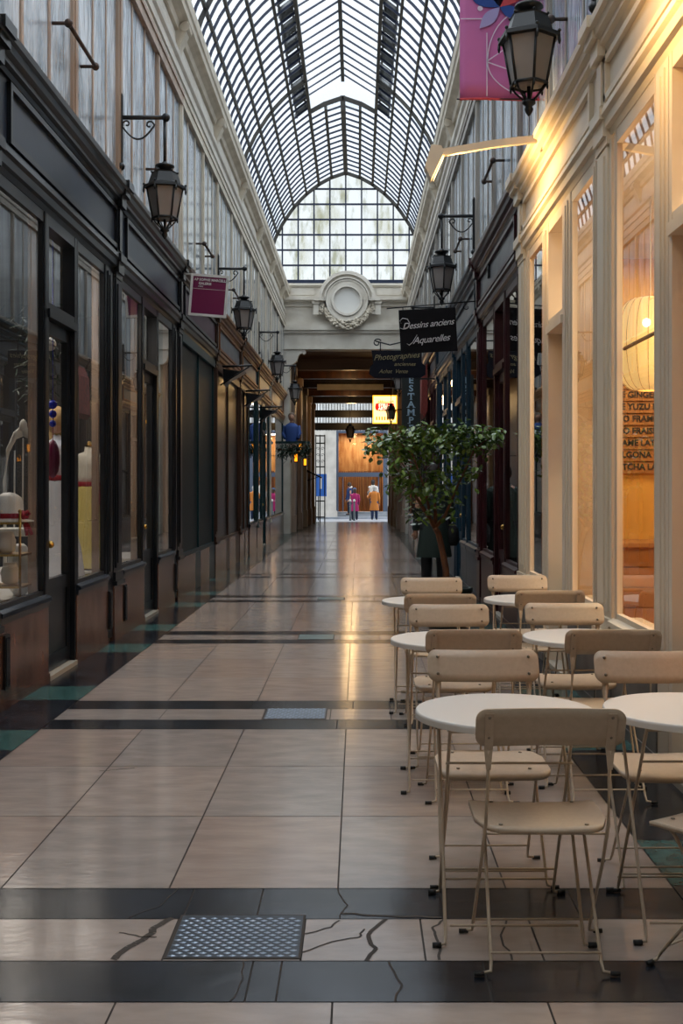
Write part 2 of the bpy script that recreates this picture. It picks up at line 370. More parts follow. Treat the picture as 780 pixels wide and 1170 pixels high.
# ---------------------------------------------------------------- vaulted skylight
roof = structroot('ceiling')
YL = 27.4; LW = .80
g = M()
for s in (-1,1):
    P = [(XC+s*w, prof(w)) for w in PW if w >= LW]
    for (xa,za),(xb,zb) in zip(P,P[1:]): g.quad((xa,-4,za),(xb,-4,zb),(xb,YL,zb),(xa,YL,za))
    P = [(XC+s*w, prof(w)) for w in PW]
    for (xa,za),(xb,zb) in zip(P,P[1:]): g.quad((xa,YL,za),(xb,YL,zb),(xb,YEND,zb),(xa,YEND,za))
obj('vault_glass', g, MT['roofglass'], roof, fix=False)
g = M(); ze = 10.74; zr = 11.26
for s in (-1,1):
    g.quad((XC+s*LW,-4,ze),(XC,-4,zr),(XC,YL,zr),(XC+s*LW,YL,ze))
    g.quad((XC+s*LW,-4,prof(LW)),(XC+s*LW,-4,ze),(XC+s*LW,YL,ze),(XC+s*LW,YL,prof(LW)))
g.add([(XC-LW,YL,prof(LW)),(XC+LW,YL,prof(LW)),(XC+LW,YL,ze),(XC,YL,zr),(XC-LW,YL,ze)],[(0,1,2,3,4)])
obj('ridge_lantern_glass', g, MT['roofglass'], roof, fix=False)
def ribs(ys, ws, hw, dp, m, drop=0):
    for y in ys:
        for s in (-1,1):
            rings = []
            for i, w in enumerate(ws):
                w0, w1 = ws[max(i-1,0)], ws[min(i+1,len(ws)-1)]
                t = Vector((s*(w1-w0),0,prof(w1)-prof(w0))).normalized(); nn = Vector((t.z,0,-t.x))*(-s)
                if nn.z > 0: nn = -nn
                p = Vector((XC+s*w,y,prof(w)))
                rings.append((p+nn*.005, p+nn*dp))
            vs = []
            for a, b in rings: vs += [a+Vector((0,-hw,0)), a+Vector((0,hw,0)), b+Vector((0,hw,0)), b+Vector((0,-hw,0))]
            fs = []
            for i in range(len(rings)-1):
                for k in range(4): fs.append((i*4+k,i*4+(k+1)%4,(i+1)*4+(k+1)%4,(i+1)*4+k))
            m.add(vs, fs)
step = MOD/8
ys = [-3.9+step*k for k in range(84)]
b = M(); ribs([y for y in ys if y < YL], [w for w in PW if w >= LW], .015, .05, b)
ribs([y for y in ys if YL < y < YEND], PW, .015, .05, b)
for y in ys:
    if y < YL-.1:
        for s in (-1,1): b.sweep([(-.014,-.018),(.014,-.018),(.014,.018),(-.014,.018)], [(XC+s*LW,y,ze),(XC,y,zr-.02)], smooth=False)
obj('glazing_bars', b, MT['bar'], roof)
b = M(); ribs([YEND-.05], PW, .035, .1, b); ribs([YL], [w for w in PW if w <= LW], .03, .09, b); ribs([y for y in ys[::16] if y < YL], [w for w in PW if w >= LW], .022, .08, b)
obj('arched_rib', b, MT['beam'], roof)
for w in (1.17,1.55,1.82,2.05,2.28):
    for s in (-1,1):
        m = M(); m.box(XC+s*w-.026, XC+s*w+.026, -4, YEND, prof(w)-.085, prof(w)-.01); obj('purlin', m, MT['beam'], roof)
for w in (.42,.8):
    for s in (-1,1):
        m = M(); y0 = YL if w < .5 else -4
        m.box(XC+s*w-.035, XC+s*w+.035, y0, YEND, prof(w)-.085, prof(w)+(.0 if w < .5 else .02)); obj('purlin', m, MT['beam'], roof)
m = M(); m.box(XC-.04, XC+.04, -4, YL, zr-.11, zr); m.box(XC-.06, XC+.06, YL, YEND, prof(0)-.12, prof(0)); obj('ridge_beam', m, MT['beam'], roof)
for s in (-1,1):                                    # slatted catwalk lying on the glass either side of the lantern
    m = M(); k = 0; y = -3.9
    while y < YL:
        a = .83+rnd.uniform(0,.03); c = 1.15-rnd.uniform(0,.05)
        if k%6 != 5:
            m.add([(XC+s*a,y,prof(a)+.05),(XC+s*c,y,prof(c)+.05),(XC+s*c,y+.115,prof(c)+.05),(XC+s*a,y+.115,prof(a)+.05)],[(0,1,2,3)])
            m.add([(XC+s*a,y,prof(a)+.08),(XC+s*c,y,prof(c)+.08),(XC+s*c,y+.10,prof(c)+.08),(XC+s*a,y+.10,prof(a)+.08)],[(0,1,2,3)])
        y += .135; k += 1
    m.box(XC+s*.86,XC+s*.9,-3.9,YL,prof(.86)+.02,prof(.86)+.07); m.box(XC+s*1.08,XC+s*1.12,-3.9,YL,prof(1.08)+.0,prof(1.08)+.06)
    obj('roof_catwalk', m, MT['beam'], roof, fix=False)
# glazed gable over the end wall
ge = structroot('window_1'); g = M(); ZB = 7.5
P = [(XC-w, prof(w)) for w in reversed(PW)]+[(XC+w, prof(w)) for w in PW[1:]]
P = [(x,max(z,ZB)) for x,z in P]
g.add([(x,YEND,z) for x,z in P]+[(P[-1][0],YEND,ZB),(P[0][0],YEND,ZB)],[tuple(range(len(P)+2))])
obj('gable_glass', g, MT['endglass'], ge, fix=False)
b = M()
for k in range(-5,6):
    w = abs(k*.473)
    if w < 2.36: b.box(XC+k*.473-.022, XC+k*.473+.022, YEND-.04, YEND-.005, ZB, prof(w))
z = ZB+.05
while z < 10.7:
    w = max(w for w in [i*.01 for i in range(238)] if prof(w) >= z)
    b.box(XC-w, XC+w, YEND-.045, YEND-.01, z-.026, z+.026); z += .456
b.box(XC-2.4,XC+2.4,YEND-.08,YEND,ZB-.06,ZB+.04)
obj('gable_bars', b, MT['bar'], ge)
# ---------------------------------------------------------------- end wall with its opening, entablature and medallion
e = M(); OT = 5.5
e.box(XL-.5,-2.03,YEND,YEND+.5,-.1,OT); e.box(1.42,XR+.5,YEND,YEND+.5,-.1,OT); e.box(-3.2,2.5,YEND,YEND+.5,OT,ZB)
e.box(-3.2,2.5,YEND-.03,YEND,7.44,ZB)
struct('wall_end', e, MT['creamlt'])
t = M()
def band(d, z0, z1): t.box(XL-.02, XR+.02, YEND-d, YEND+.02, z0, z1)
band(.05,5.5,5.56); band(.03,5.56,5.98); band(.10,5.98,6.06); band(.16,6.06,6.22); band(.06,6.22,6.32)
band(.05,6.78,6.86); band(.12,6.90,6.95); band(.2,6.95,7.04); band(.05,7.36,7.40); band(.1,7.40,7.46)
x = XL+.03
while x < XR: t.box(x,x+.045,YEND-.09,YEND,6.85,6.9); x += .08
for xa, xb in ((-2.0,-1.3),(.55,1.3)): t.box(xa,xb,YEND-.02,YEND,7.12,7.33)
struct('trim_5', t, MT['creamlt'])
cx, cz = -.33, 6.92
md = thing('medallion', 'round stone medallion with blank disc and flower garland on the far end wall', 'medallion', (cx,YEND-.19,cz))
def ring(m, r, w, d, a0=0, a1=2*PI, n=40, y=0):
    pts = [(r*math.cos(a0+(a1-a0)*i/n), -d*.5+y, r*math.sin(a0+(a1-a0)*i/n)) for i in range(n+1)]
    m.sweep([(-w,-d*.5),(w,-d*.5),(w*.6,d*.5),(-w*.6,d*.5)], pts, up=Vector((0,1,0)), smooth=False)
m = M(); m.add(*[[(.40*math.cos(2*PI*i/40),-.06,.40*math.sin(2*PI*i/40)) for i in range(40)],[tuple(range(40))]]); obj('blank_disc', m, MT['white'], md, fix=False)
m = M(); vs = [(.63*math.cos(PI*i/24),y_,.63*math.sin(PI*i/24)) for y_ in (-.02,.2) for i in range(48)]; m.add(vs,[tuple(range(48)),tuple(range(95,47,-1))]+[(i,(i+1)%48,48+(i+1)%48,48+i) for i in range(48)]); obj('drum', m, MT['creamlt'], md)
m = M(); ring(m,.43,.035,.18); ring(m,.53,.05,.13); ring(m,.6,.025,.16); obj('disc_moulding', m, MT['creamlt'], md)
m = M(); ring(m,.71,.05,.14,-.02,PI+.02); ring(m,.80,.05,.24,-.02,PI+.02); ring(m,.66,.02,.2,-.02,PI+.02)
vs = [(.64*math.cos(PI*i/30),-.03,.64*math.sin(PI*i/30)) for i in range(31)]+[(.8*math.cos(PI*i/30),-.03,.8*math.sin(PI*i/30)) for i in range(31)]
m.add(vs,[(i,i+1,i+32,i+31) for i in range(30)])
obj('arched_hood', m, MT['creamlt'], md)
for s in (-1,1):
    m = M(); m.box(s*.66,s*.98,-.2,0,-.02,.08); m.box(s*.84,s*1.0,-.1,0,-.42,-.02); m.box(s*.82,s*1.02,-.14,0,-.1,-.02); m.box(s*.68,s*.82,-.05,0,-.4,-.02)
    obj('pedestal', m, MT['creamlt'], md)
m = M()
for i in range(260):
    t_ = i/259; a = PI+.35+(PI-.7)*t_; th = .04+.13*math.sin(PI*t_)
    r = .66+th*rnd.uniform(-.3,1.2); q = rnd.uniform(.022,.05)
    m.ball((r*math.cos(a),-.08-.1*math.sin(PI*t_)*rnd.random(),r*math.sin(a)), q, 6, 4, 0, 1.2, .9, .9)
for s in (-1,1):
    for i in range(28): m.ball((s*(.62+.2*rnd.random()),-.07,-.12-.24*rnd.random()), rnd.uniform(.02,.04), 6, 4)
obj('flower_garland', m, MT['cream'], md)
for s, xx in ((1,-2.03),(-1,1.42)):
    b = M(); pts = [(0,0),(.42,0),(.47,-.05),(.46,-.12),(.40,-.15),(.36,-.11),(.3,-.12),(.24,-.2),(.2,-.34),(.12,-.42),(0,-.46)]
    b.prism([(xx+s*a,OT+c) for a,c in pts], YEND, YEND+.25)
    tag(obj('corner_bracket', b, MT['creamlt']), 'scrolled stone bracket in the upper %s corner of the far opening'%('left' if s>0 else 'right'), 'bracket', 'brackets of the far opening')
# covered passage behind the end wall
YS = 55.0
c = M(); zc = 5.5
c.box(-2.6,-2.1,YEND+.5,YS,-.6,6); struct('wall_covered_left', c, MT['brownpaint']); c = M(); c.box(1.5,2.0,YEND+.5,YS,-.6,6)
struct('wall_covered_right', c, MT['brownpaint'])
c = M(); c.box(-2.6,2.0,YEND+.5,YS,zc+.0,zc+.3); c.box(-2.6,2.0,YS,YS+.4,5.5,8)
struct('ceiling_covered_passage', c, mat('brown_ceiling','#6d4a2e',.6))
for k, y in enumerate((36.5,39.5,43,47,51)):
    c = M(); c.box(-2.1,1.5,y,y+.35,zc-.35,zc); c.box(-2.1,1.5,y-.08,y+.43,zc-.12,zc)
    tag(obj('ceiling_beam', c, mat('beam_paint','#8a6b4d',.6) if k==0 else MT['brownpaint']), None, None, None, 'structure')
c = M(); c.box(-1.48,.91,41,41.15,4.885,5.09); struct('trim_6', c, MT['cream'])
for s, xx in ((1,-2.1),(-1,1.5)):
    for k in range(5):
        y = 35.5+4*k; c = M(); c.box(xx,xx+s*.12,y,y+.5,zf(y)-.02,5.2); c.box(xx,xx+s*.16,y-.05,y+.55,zf(y)-.02,.5); c.box(xx,xx+s*.18,y-.08,y+.58,4.9,5.15)
        struct('trim_pilaster', c, MT['cream'] if k in (2,) else MT['brownwood'])
# ---------------------------------------------------------------- upper storey windows, one structure per bay
def upper(side, k, Ya, Yb, fm, gm):
    n, xw = (1,XL) if side == 'left' else (-1,XR)
    r = structroot('window_%d'%(k+(10 if side=='left' else 30)))
    m = M(); B = lambda d0,d1,a,b,z0,z1,mm=m: mm.box(xw+n*d0, xw+n*d1, a, b, z0, z1)
    L = Yb-Ya; z0, z1 = 4.12, 6.3
    for u, w, d in ((0,.09,.04),(.178,.026,.02),(.356,.03,.022),(.548,.07,.035),(.726,.026,.02),(.86,.026,.02)):
        y = Ya+u*L; B(-.02,d,y-w,y+w,z0,z1)
        if w > .05: B(-.02,d+.012,y-w*.5,y+w*.5,z0,z1)
    B(-.02,.06,Ya,Yb,z1-.16,z1); B(-.02,.075,Ya,Yb,z1-.05,z1); B(-.02,.05,Ya,Yb,z0,z0+.14)
    obj('frame', m, fm, r)
    p = M()
    for a, b in ((0,.178),(.178,.356),(.356,.548),(.548,.726),(.726,.86),(.86,1)):
        ya, yb = Ya+a*L+.03, Ya+b*L-.03; t = rnd.uniform(-.004,.004)
        p.quad((xw+n*(.012+t),ya,z0+.1),(xw+n*(.012-t),yb,z0+.1),(xw+n*(.012-t),yb,z1-.1),(xw+n*(.012+t),ya,z1-.1))
    obj('pane', p, gm, r)
def rail(side, ya, yb, z, i):
    n, xw = (1,XL) if side == 'left' else (-1,XR)
    m = M(); d = .13
    m.tube([(xw+n*d,ya,z),(xw+n*d,yb,z)],.016,8)
    for y in (ya,yb): m.tube([(xw-n*.01,y,z),(xw+n*d,y,z)],.014,8); m.ball((xw+n*d,y,z),.032,8,6)
    o = thing('window_guard_rail', 'rusty iron guard rail across an upper window, %s of those on the %s wall'%(i,side), 'guard rail', (xw+n*.05,(ya+yb)/2,z), 0, 'guard rails of the upper windows')
    m.xf(Matrix.Translation(-o.location)); obj('bar', m, MT['rust'], o)
ORD = ['nearest','second nearest','third nearest','fourth nearest','fifth nearest','sixth nearest','seventh nearest','farthest']
LB = [6.85+MOD*i for i in range(-1,8)]; LB[-1] = YEND
RB = [3.23,6.88,10.38,14.05,17.7,21.35,25.0,28.65,32.3,YEND]
for k in range(8):
    near = k < 3
    upper('left', k, LB[k], LB[k+1], MT['brownwood'] if near else MT['cream'], MT['oldglass'] if near or k==4 else MT['greyglass'])
for k in range(9): upper('right', k, RB[k], RB[k+1], MT['greyframe'], MT['oldglass'] if k in (1,2,3) else MT['greyglass'])
for i, k in enumerate((1,2,3,4)): rail('left', LB[k]+1.4, LB[k]+2.25, 4.76 if k==1 else 4.72, ORD[i])
for i, k in enumerate((1,2,3)): rail('right', RB[k]+1.2, RB[k]+2.0, 4.72, ORD[i])
# ---------------------------------------------------------------- shopfronts
class Front:
    def __init__(s, side, Ya, Yb, label, group, mats, z_lo=3.38, sillz=.56):
        s.n, s.xw = (1,XL) if side == 'left' else (-1,XR)
        s.r = thing('shopfront', label, 'shopfront', (s.xw,(Ya+Yb)/2,0), 0, group)
        s.sh = .17; s.Ya, s.Yb, s.mats, s.zl, s.sz = Ya, Yb, mats, z_lo, sillz; s.off = Matrix.Translation(-s.r.location)
    def B(s, m, d0, d1, a, b, z0, z1): m.box(s.xw+s.n*d0, s.xw+s.n*d1, a, b, z0, z1)
    def part(s, name, m, mt, parent=None, bevel=0, label=None, fix=True):
        m.xf(s.off); o = obj(name, m, mt, parent or s.r, bevel, fix)
        if label: o['label'] = label
        return o
    def fascia(s, mt=None, trim=None, trim2=None):
        a, b, zl = s.Ya+s.sh, min(s.Yb+s.sh,YEND), s.zl; tm = trim or s.mats['trim']; X = lambda d: s.xw+s.n*d
        m = M(); s.B(m,-.12,.0,a,b,zl,4.1); s.part('fascia_board', m, mt or s.mats['fascia'])
        m = M()                                              # raised frame round the board
        s.B(m,0,.03,a+.2,b-.2,zl+.2,zl+.24); s.B(m,0,.03,a+.2,b-.2,3.93,3.97)
        for y in (a+.2,b-.24): s.B(m,0,.03,y,y+.04,zl+.24,3.93)
        s.part('fascia_frame', m, tm)
        c = M(); c.prism([(X(-.1),3.99),(X(.02),3.99),(X(.03),4.02),(X(.06),4.03),(X(.06),4.06),(X(.09),4.08),(X(.1),4.12),(X(.125),4.13),(X(.13),4.17),(X(-.1),4.19)], a, b)
        s.part('cornice', c, trim2 or tm)
        c = M(); c.prism([(X(-.12),zl-.02),(X(.0),zl-.02),(X(.01),zl+.02),(X(.035),zl+.03),(X(.04),zl+.08),(X(.06),zl+.1),(X(.055),zl+.14),(X(.02),zl+.16),(X(.015),zl+.19),(X(-.12),zl+.19)], a, b)
        s.part('lower_moulding', c, tm)
    def pilaster(s, y, hw=.15, mt=None, base=None):
        m = M(); mt = mt or s.mats['trim']; zl = s.zl
        s.B(m,-.05,.012,y-hw,y+hw,.62,zl-.05); s.B(m,0,.024,y-hw*.7,y+hw*.7,.66,zl-.08); s.B(m,0,.034,y-hw*.38,y+hw*.38,.7,zl-.12)
        p = s.part('pilaster', m, mt)
        c = M(); s.B(c,-.1,.03,y-hw*.8,y+hw*.8,zl-.07,zl-.02); s.B(c,-.1,.05,y-hw*.7,y+hw*.7,zl-.02,zl+.08); s.B(c,-.1,.072,y-hw*.74,y+hw*.74,zl+.08,zl+.15); s.part('capital', c, mt, p)
        c = M(); s.B(c,-.1,.03,y-hw*.55,y+hw*.55,zl+.15,4.0); s.B(c,-.1,.045,y-hw*.3,y+hw*.3,zl+.19,3.95); s.part('fascia_pilaster', c, mt, p)
        c = M(); s.B(c,-.1,.075,y-hw*.55,y+hw*.55,3.97,4.07); s.B(c,-.1,.11,y-hw*.62,y+hw*.62,4.07,4.13); s.B(c,-.1,.145,y-hw*.68,y+hw*.68,4.13,4.2); s.part('fascia_cap', c, mt, p)
        c = M(); s.B(c,-.05,.03,y-hw*1.0,y+hw*1.0,.54,.62); s.B(c,-.05,.045,y-hw*1.05,y+hw*1.05,.5,.54); s.part('pilaster_foot', c, mt, p)
        c = M(); s.B(c,-.14,.02,y-hw,y+hw,-.01,.5); s.part('pilaster_base', c, base or s.mats['base'], p)
    def window(s, a, b, z1=None, fr=None, gl=None, d=-.022, sill=True, riser=True, w=.045):
        z1 = z1 or s.zl-.02; z0 = s.sz+.06; fr = fr or s.mats['frame']; m = M()
        for y in (a,b-w): s.B(m,d-.015,d+.018,y,y+w,z0,z1)
        s.B(m,d-.015,d+.018,a+w,b-w,z1-.08,z1); s.B(m,d-.015,d+.018,a+w,b-w,z0,z0+.04)
        s.B(m,d-.012,d+.026,a+.01,a+.024,z0,z1); s.B(m,d-.012,d+.026,b-.024,b-.01,z0,z1)
        f = s.part('window_frame', m, fr)
        if s.n > 0:
            m = M(); s.B(m,d-.09,d-.03,b-.05,b-.012,z0,z1); s.B(m,d-.09,d-.03,a+.012,a+.03,z0,z1); s.part('inner_jamb', m, MT['brownwood'], f)
        p = M(); x = s.xw+s.n*d; p.quad((x,a+.02,z0),(x,b-.02,z0),(x,b-.02,z1-.02),(x,a+.02,z1-.02))
        s.part('window_pane', p, gl or s.mats.get('glass',MT['glass']), f)
        if sill:
            m = M(); X = lambda q: s.xw+s.n*q
            m.prism([(X(-.16),s.sz-.02),(X(.02),s.sz-.02),(X(.022),s.sz+.02),(X(.04),s.sz+.025),(X(.037),s.sz+.05),(X(.0),s.sz+.07),(X(-.16),s.sz+.07)], a-.03, b+.03)
            s.part('sill', m, s.mats['sill'])
        if riser:
            m = M(); s.B(m,-.16,.012,a-.04,b+.04,.06,s.sz-.015); s.B(m,-.16,.02,a-.05,b+.05,-.02,.06)
            s.part('stall_riser', m, s.mats['base'])
    def door(s, a, b, zt=2.62, rec=.035, fr=None, glass=True, knob='knob', gl=None, handle=MT['brass'], kick=None):
        fr = fr or s.mats['frame']; z1 = s.zl-.02; d = -rec; w = .09
        m = M()                                             # jambs, transom bar and head
        for y0, y1 in ((a-.05,a),(b,b+.05)): s.B(m,d-.06,.003,y0,y1,.0,z1)
        s.B(m,d-.06,.0,a,b,z1-.08,z1); s.B(m,d-.06,.02,a-.03,b+.03,zt,zt+.06); s.B(m,d-.06,.0,a,b,zt+.06,zt+.11)
        f = s.part('door_frame', m, fr)
        x = s.xw+s.n*(d-.02)
        p = M(); p.quad((x,a,zt+.1),(x,b,zt+.1),(x,b,z1-.06),(x,a,z1-.06)); s.part('transom_pane', p, gl or s.mats.get('glass',MT['glass']), f)
        m = M()
        for y0, y1 in ((a+.005,a+w+.005),(b-w-.005,b-.005)): s.B(m,d-.045,d,y0,y1,.04,zt-.005)
        for z0, zz in ((zt-.1,zt-.005),(.04,.16),(.62,.72)): s.B(m,d-.045,d,a+w,b-w,z0,zz)
        dr = s.part('door', m, fr)
        m = M(); s.B(m,d-.035,d-.01,a+w,b-w,.16,.62); s.part('door_panel', m, kick or fr, dr)
        if glass:
            p = M(); p.quad((x,a+w,.72),(x,b-w,.72),(x,b-w,zt-.1),(x,a+w,zt-.1)); s.part('door_pane', p, gl or MT['clearglass'], dr)
        hx = s.xw+s.n*(d+.035); yh = a+.05; h = M()
        if knob == 'knob': h.ball((hx,yh,.98),.028,10,6); h.tube([(hx,yh,.98),(hx-s.n*.05,yh,.98)],.01)
        else: h.tube([(hx-s.n*.05,yh,1.0),(hx,yh,1.0),(hx,yh+.11,1.0)],.011)
        s.part('door_handle', h, handle, dr)
        m = M(); s.B(m,d-.06,.02,a-.02,b+.02,-.02,.035); s.part('threshold', m, MT['threshold'])
    def post(s, a, b, mt=None):
        m = M(); c = (a+b)/2; h = (b-a)/2; s.B(m,-.05,.004,a,b,.04,s.zl-.02)
        if h > .06: s.B(m,0,.014,c-h*.6,c+h*.6,.6,s.zl-.06); s.B(m,0,.022,c-h*.25,c+h*.25,.64,s.zl-.09)
        s.part('post', m, mt or s.mats['frame'])
    def shutter(s, a, b, mt=None, z0=.5, riser=True):
        m = M(); z1 = s.zl-.02; s.B(m,-.1,-.03,a,b,z0,z1)
        k = int((b-a)/.24)
        sh = s.part('security_shutter', m, mt or MT['shutter'])
        q = M()
        for y in (a,(a+b)/2-.02,b-.04): s.B(q,-.03,-.005,y,y+.04,z0,z1)
        s.B(q,-.03,.0,a,b,z0,z0+.05); s.B(q,-.03,.02,a,b,z1-.12,z1); s.part('shutter_frame', q, s.mats['frame'], sh)
        if riser:
            L = (b-a)
            for u0, u1, mm in ((0,.36,'base'),(.36,.52,'frame'),(.52,.8,'base'),(.8,1,'frame')):
                m = M(); s.B(m,-.16,.01,a+u0*L,a+u1*L,-.02,z0); s.part('stall_riser' if mm=='base' else 'plinth_block', m, s.mats[mm])
    def vent(s, y, z):
        m = M(); s.B(m,.012,.03,y-.05,y+.05,z-.17,z+.17); g = s.part('air_grille', m, MT['iron'])
        m = M()
        for k in range(5): s.B(m,.03,.036,y-.035+.0155*k,y-.028+.0155*k,z-.15,z+.15)
        s.part('grille_bar', m, MT['sill'], g)
BLK = dict(fascia=MT['fascia'], trim=MT['blackpaint'], frame=MT['blackpaint'], base=MT['redmarble'], sill=MT['sill'])
GL, GR = 'shopfronts along the left wall','shopfronts along the right wall'
# left wall, from the camera outward
for k, lab in ((0,'black shopfront at the picture edge, only its last pilaster showing'),(1,'black shopfront with white and yellow dresses in its window'),(2,'black shopfront under the square plum hanging sign, with a narrow recessed door')):
    a = LB[k]; f = Front('left', a, LB[k+1], lab, GL, BLK); f.fascia()
    f.window(a+.2,a+1.27); f.post(a+1.27,a+1.30); f.door(a+1.35,a+2.10,zt=2.62); f.post(a+2.15,a+2.18); f.window(a+2.18,a+3.2); f.post(a+3.2,a+3.48); f.pilaster(LB[k+1],.17)
    f.vent(a+.3,.3); f.vent(a+3.3,.3)
PLU = dict(BLK, fascia=MT['purple'], frame=MT['tealpaint'])
f = Front('left', LB[3], LB[4], 'shut shopfront with dark green shutter below a plum fascia', GL, PLU); f.fascia(MT['purple'], MT['blackpaint'], MT['brownpaint']); f.shutter(LB[3]+.2, LB[4]-.16); f.pilaster(LB[4],.14,MT['brownpaint'])
BRN = dict(BLK, fascia=MT['redfascia'], trim=MT['orangewood'], frame=MT['brownpaint'])
f = Front('left', LB[4], LB[5], 'shut shopfront with brown cornice and black awning arms', GL, BRN); f.fascia(); f.shutter(LB[4]+.18, LB[5]-.18, MT['blackpaint'], .52); f.pilaster(LB[5],.14,MT['brownpaint'])
f = Front('left', LB[5], LB[6], 'dark shuttered shopfront before the teal painted shops on the left', GL, BRN); f.fascia(MT['redfascia'],MT['orangewood']); f.shutter(LB[5]+.18, LB[5]+1.7, MT['blackpaint'], .52); f.window(LB[5]+1.9, LB[6]-.2,fr=MT['tealpaint']); f.pilaster(LB[6],.14,MT['tealpaint'])
TEA = dict(BLK, fascia=MT['redfascia'], trim=MT['tealpaint'], frame=MT['tealpaint'])
f = Front('left', LB[6], LB[7], 'teal framed shopfront near the fir garland', GL, TEA); f.fascia(MT['redfascia'],MT['orangewood'],MT['orangewood']); f.window(LB[6]+.2,LB[6]+1.3); f.door(LB[6]+1.4,LB[6]+2.2); f.window(LB[6]+2.3,LB[7]-.2); f.pilaster(LB[7],.14,MT['cream'])
f = Front('left', LB[7], LB[8], 'last narrow teal shopfront beside the far opening on the left', GL, TEA); f.fascia(MT['redfascia'],MT['orangewood'],MT['orangewood']); f.window(LB[7]+.2,LB[8]-.15)
# right wall
CAF = dict(fascia=MT['cafe'], trim=MT['cafetrim'], frame=MT['cafe'], base=MT['cafebase'], sill=MT['cafetrim'], glass=MT['cafeglass'])
f = Front('right', RB[0], RB[1], 'cream cafe shopfront at the right picture edge showing the paper lantern', GR, CAF, 3.5); f.fascia()
f.window(2.5+RB[0],RB[0]+3.43,w=.04); f.post(RB[0]+2.26,RB[0]+2.5); f.post(RB[0]+1.2,RB[0]+1.45); f.door(RB[0]+1.5,RB[0]+2.2,zt=2.6,rec=.16,knob='lever',handle=MT['chrome'],glass=True); f.window(RB[0]+.2,RB[0]+1.2); f.pilaster(RB[1]+.01,.2); cafe0 = f
f = Front('right', RB[1], RB[2], 'cream cafe shopfront next to the dark red shop', GR, CAF, 3.5); f.fascia()
f.post(RB[1]+.22,RB[1]+.34); f.window(RB[1]+.34,RB[1]+1.17,w=.05); f.post(RB[1]+1.17,RB[1]+1.42); f.post(RB[1]+2.13,RB[1]+2.32); f.post(RB[1]+3.16,RB[1]+3.22); f.door(RB[1]+1.47,RB[1]+2.08,zt=2.6,rec=.16,knob='lever',handle=MT['chrome']); f.window(RB[1]+2.34,RB[1]+3.14,w=.05); f.pilaster(RB[2]-.06,.24); cafe1 = f
RED = dict(fascia=MT['redfascia'], trim=MT['redwood'], frame=MT['redwood'], base=MT['redwood'], sill=MT['redwood'])
f = Front('right', RB[2], RB[3], 'dark red shopfront beyond the cafe, with the script sign at its far end', GR, RED, 3.42); f.fascia()
f.window(RB[2]+.3,RB[2]+1.25); f.door(RB[2]+1.35,RB[2]+2.1); f.window(RB[2]+2.2,RB[2]+3.35); f.pilaster(RB[3],.16)
m = M(); cy = RB[2]+2.6; f.B(m,.0,.025,cy-.04,cy+.04,3.78,3.96); f.part('fascia_plate', m, MT['iron'])
BLU = dict(fascia=MT['redfascia'], trim=MT['blue'], frame=MT['blue'], base=MT['bluegrey'], sill=MT['blue'])
f = Front('right', RB[3], RB[4], 'petrol blue shopfront behind the potted tree', GR, BLU, 3.42); f.fascia(MT['redfascia'],MT['bluegrey'])
f.window(RB[3]+.25,RB[3]+1.6); f.window(RB[3]+1.7,RB[3]+2.4); f.door(RB[3]+2.5,RB[3]+3.3); f.pilaster(RB[4],.14)
for k, lab in ((4,'dark shopfront behind the vertical lettered sign'),(5,'dark shopfront next to the folded red awning'),(6,'black shopfront two bays before the far end on the right'),(7,'black shopfront one bay before the far end on the right'),(8,'last narrow black shopfront beside the far opening on the right')):
    mm = (BLU, RED, BLK, BRN, BLK)[k-4]; f = Front('right', RB[k], RB[k+1], lab, GR, mm, 3.42); f.fascia(MT['bluegrey'])
    if k < 8: f.window(RB[k]+.2,RB[k]+1.3); f.door(RB[k]+1.4,RB[k]+2.2); f.window(RB[k]+2.3,RB[k+1]-.2); f.pilaster(RB[k+1],.14)
    else: f.window(RB[k]+.2,RB[k+1]-.15)
# party walls and the cafe / dress shop rooms
def partition(side, y, mt, name, d1=3.2):
    n, xw = (1,XL) if side=='left' else (-1,XR); m = M(); m.box(xw-n*.15,xw-n*d1,y-.05,y+.05,-.05,3.55); struct(name, m, mt)
for i, y in enumerate((LB[3],LB[4],LB[5],LB[6],LB[7])): partition('left', y, MT['darkroom'], 'wall_left_partition')
for i, y in enumerate(RB[3:9]): partition('right', y, MT['darkroom'], 'wall_right_partition')
m = M(); m.box(XR+.16,XR+3.15,10.2,10.3,-.05,3.55); m.box(XR+3.05,XR+3.15,3.2,10.3,-.05,3.55); m.box(XR+.16,XR+3.15,3.15,3.25,-.05,3.55); struct('wall_cafe', m, MT['cafewall'])
m = M(); m.box(XR+.16,XR+3.1,3.2,10.25,3.44,3.5); struct('ceiling_cafe', m, MT['cream'])
m = M(); m.box(XR+.1,XR+3.1,3.2,10.25,.0,.03); struct('floor_cafe', m, MT['cafewood'])
# display platforms behind the dress shop windows
for a, b, lab in ((LB[1]+.15,LB[1]+2.14,'low display platform behind the nearest dress shop window'),(LB[1]+2.15,LB[1]+3.5,'low display platform under the yellow dress'),(LB[2]+.15,LB[2]+1.3,'low display platform in the window below the plum sign'),(LB[2]+2.15,LB[2]+3.4,'low display platform beside the recessed shop door')):
    m = M(); m.box(XL-.17,XL-1.3,a,b,.02,.56); m.box(XL-.165,XL-1.32,a-.01,b+.01,.56,.6)
    tag(obj('display_platform', m, MT['white']), lab, 'display platform', 'display platforms of the dress shop')
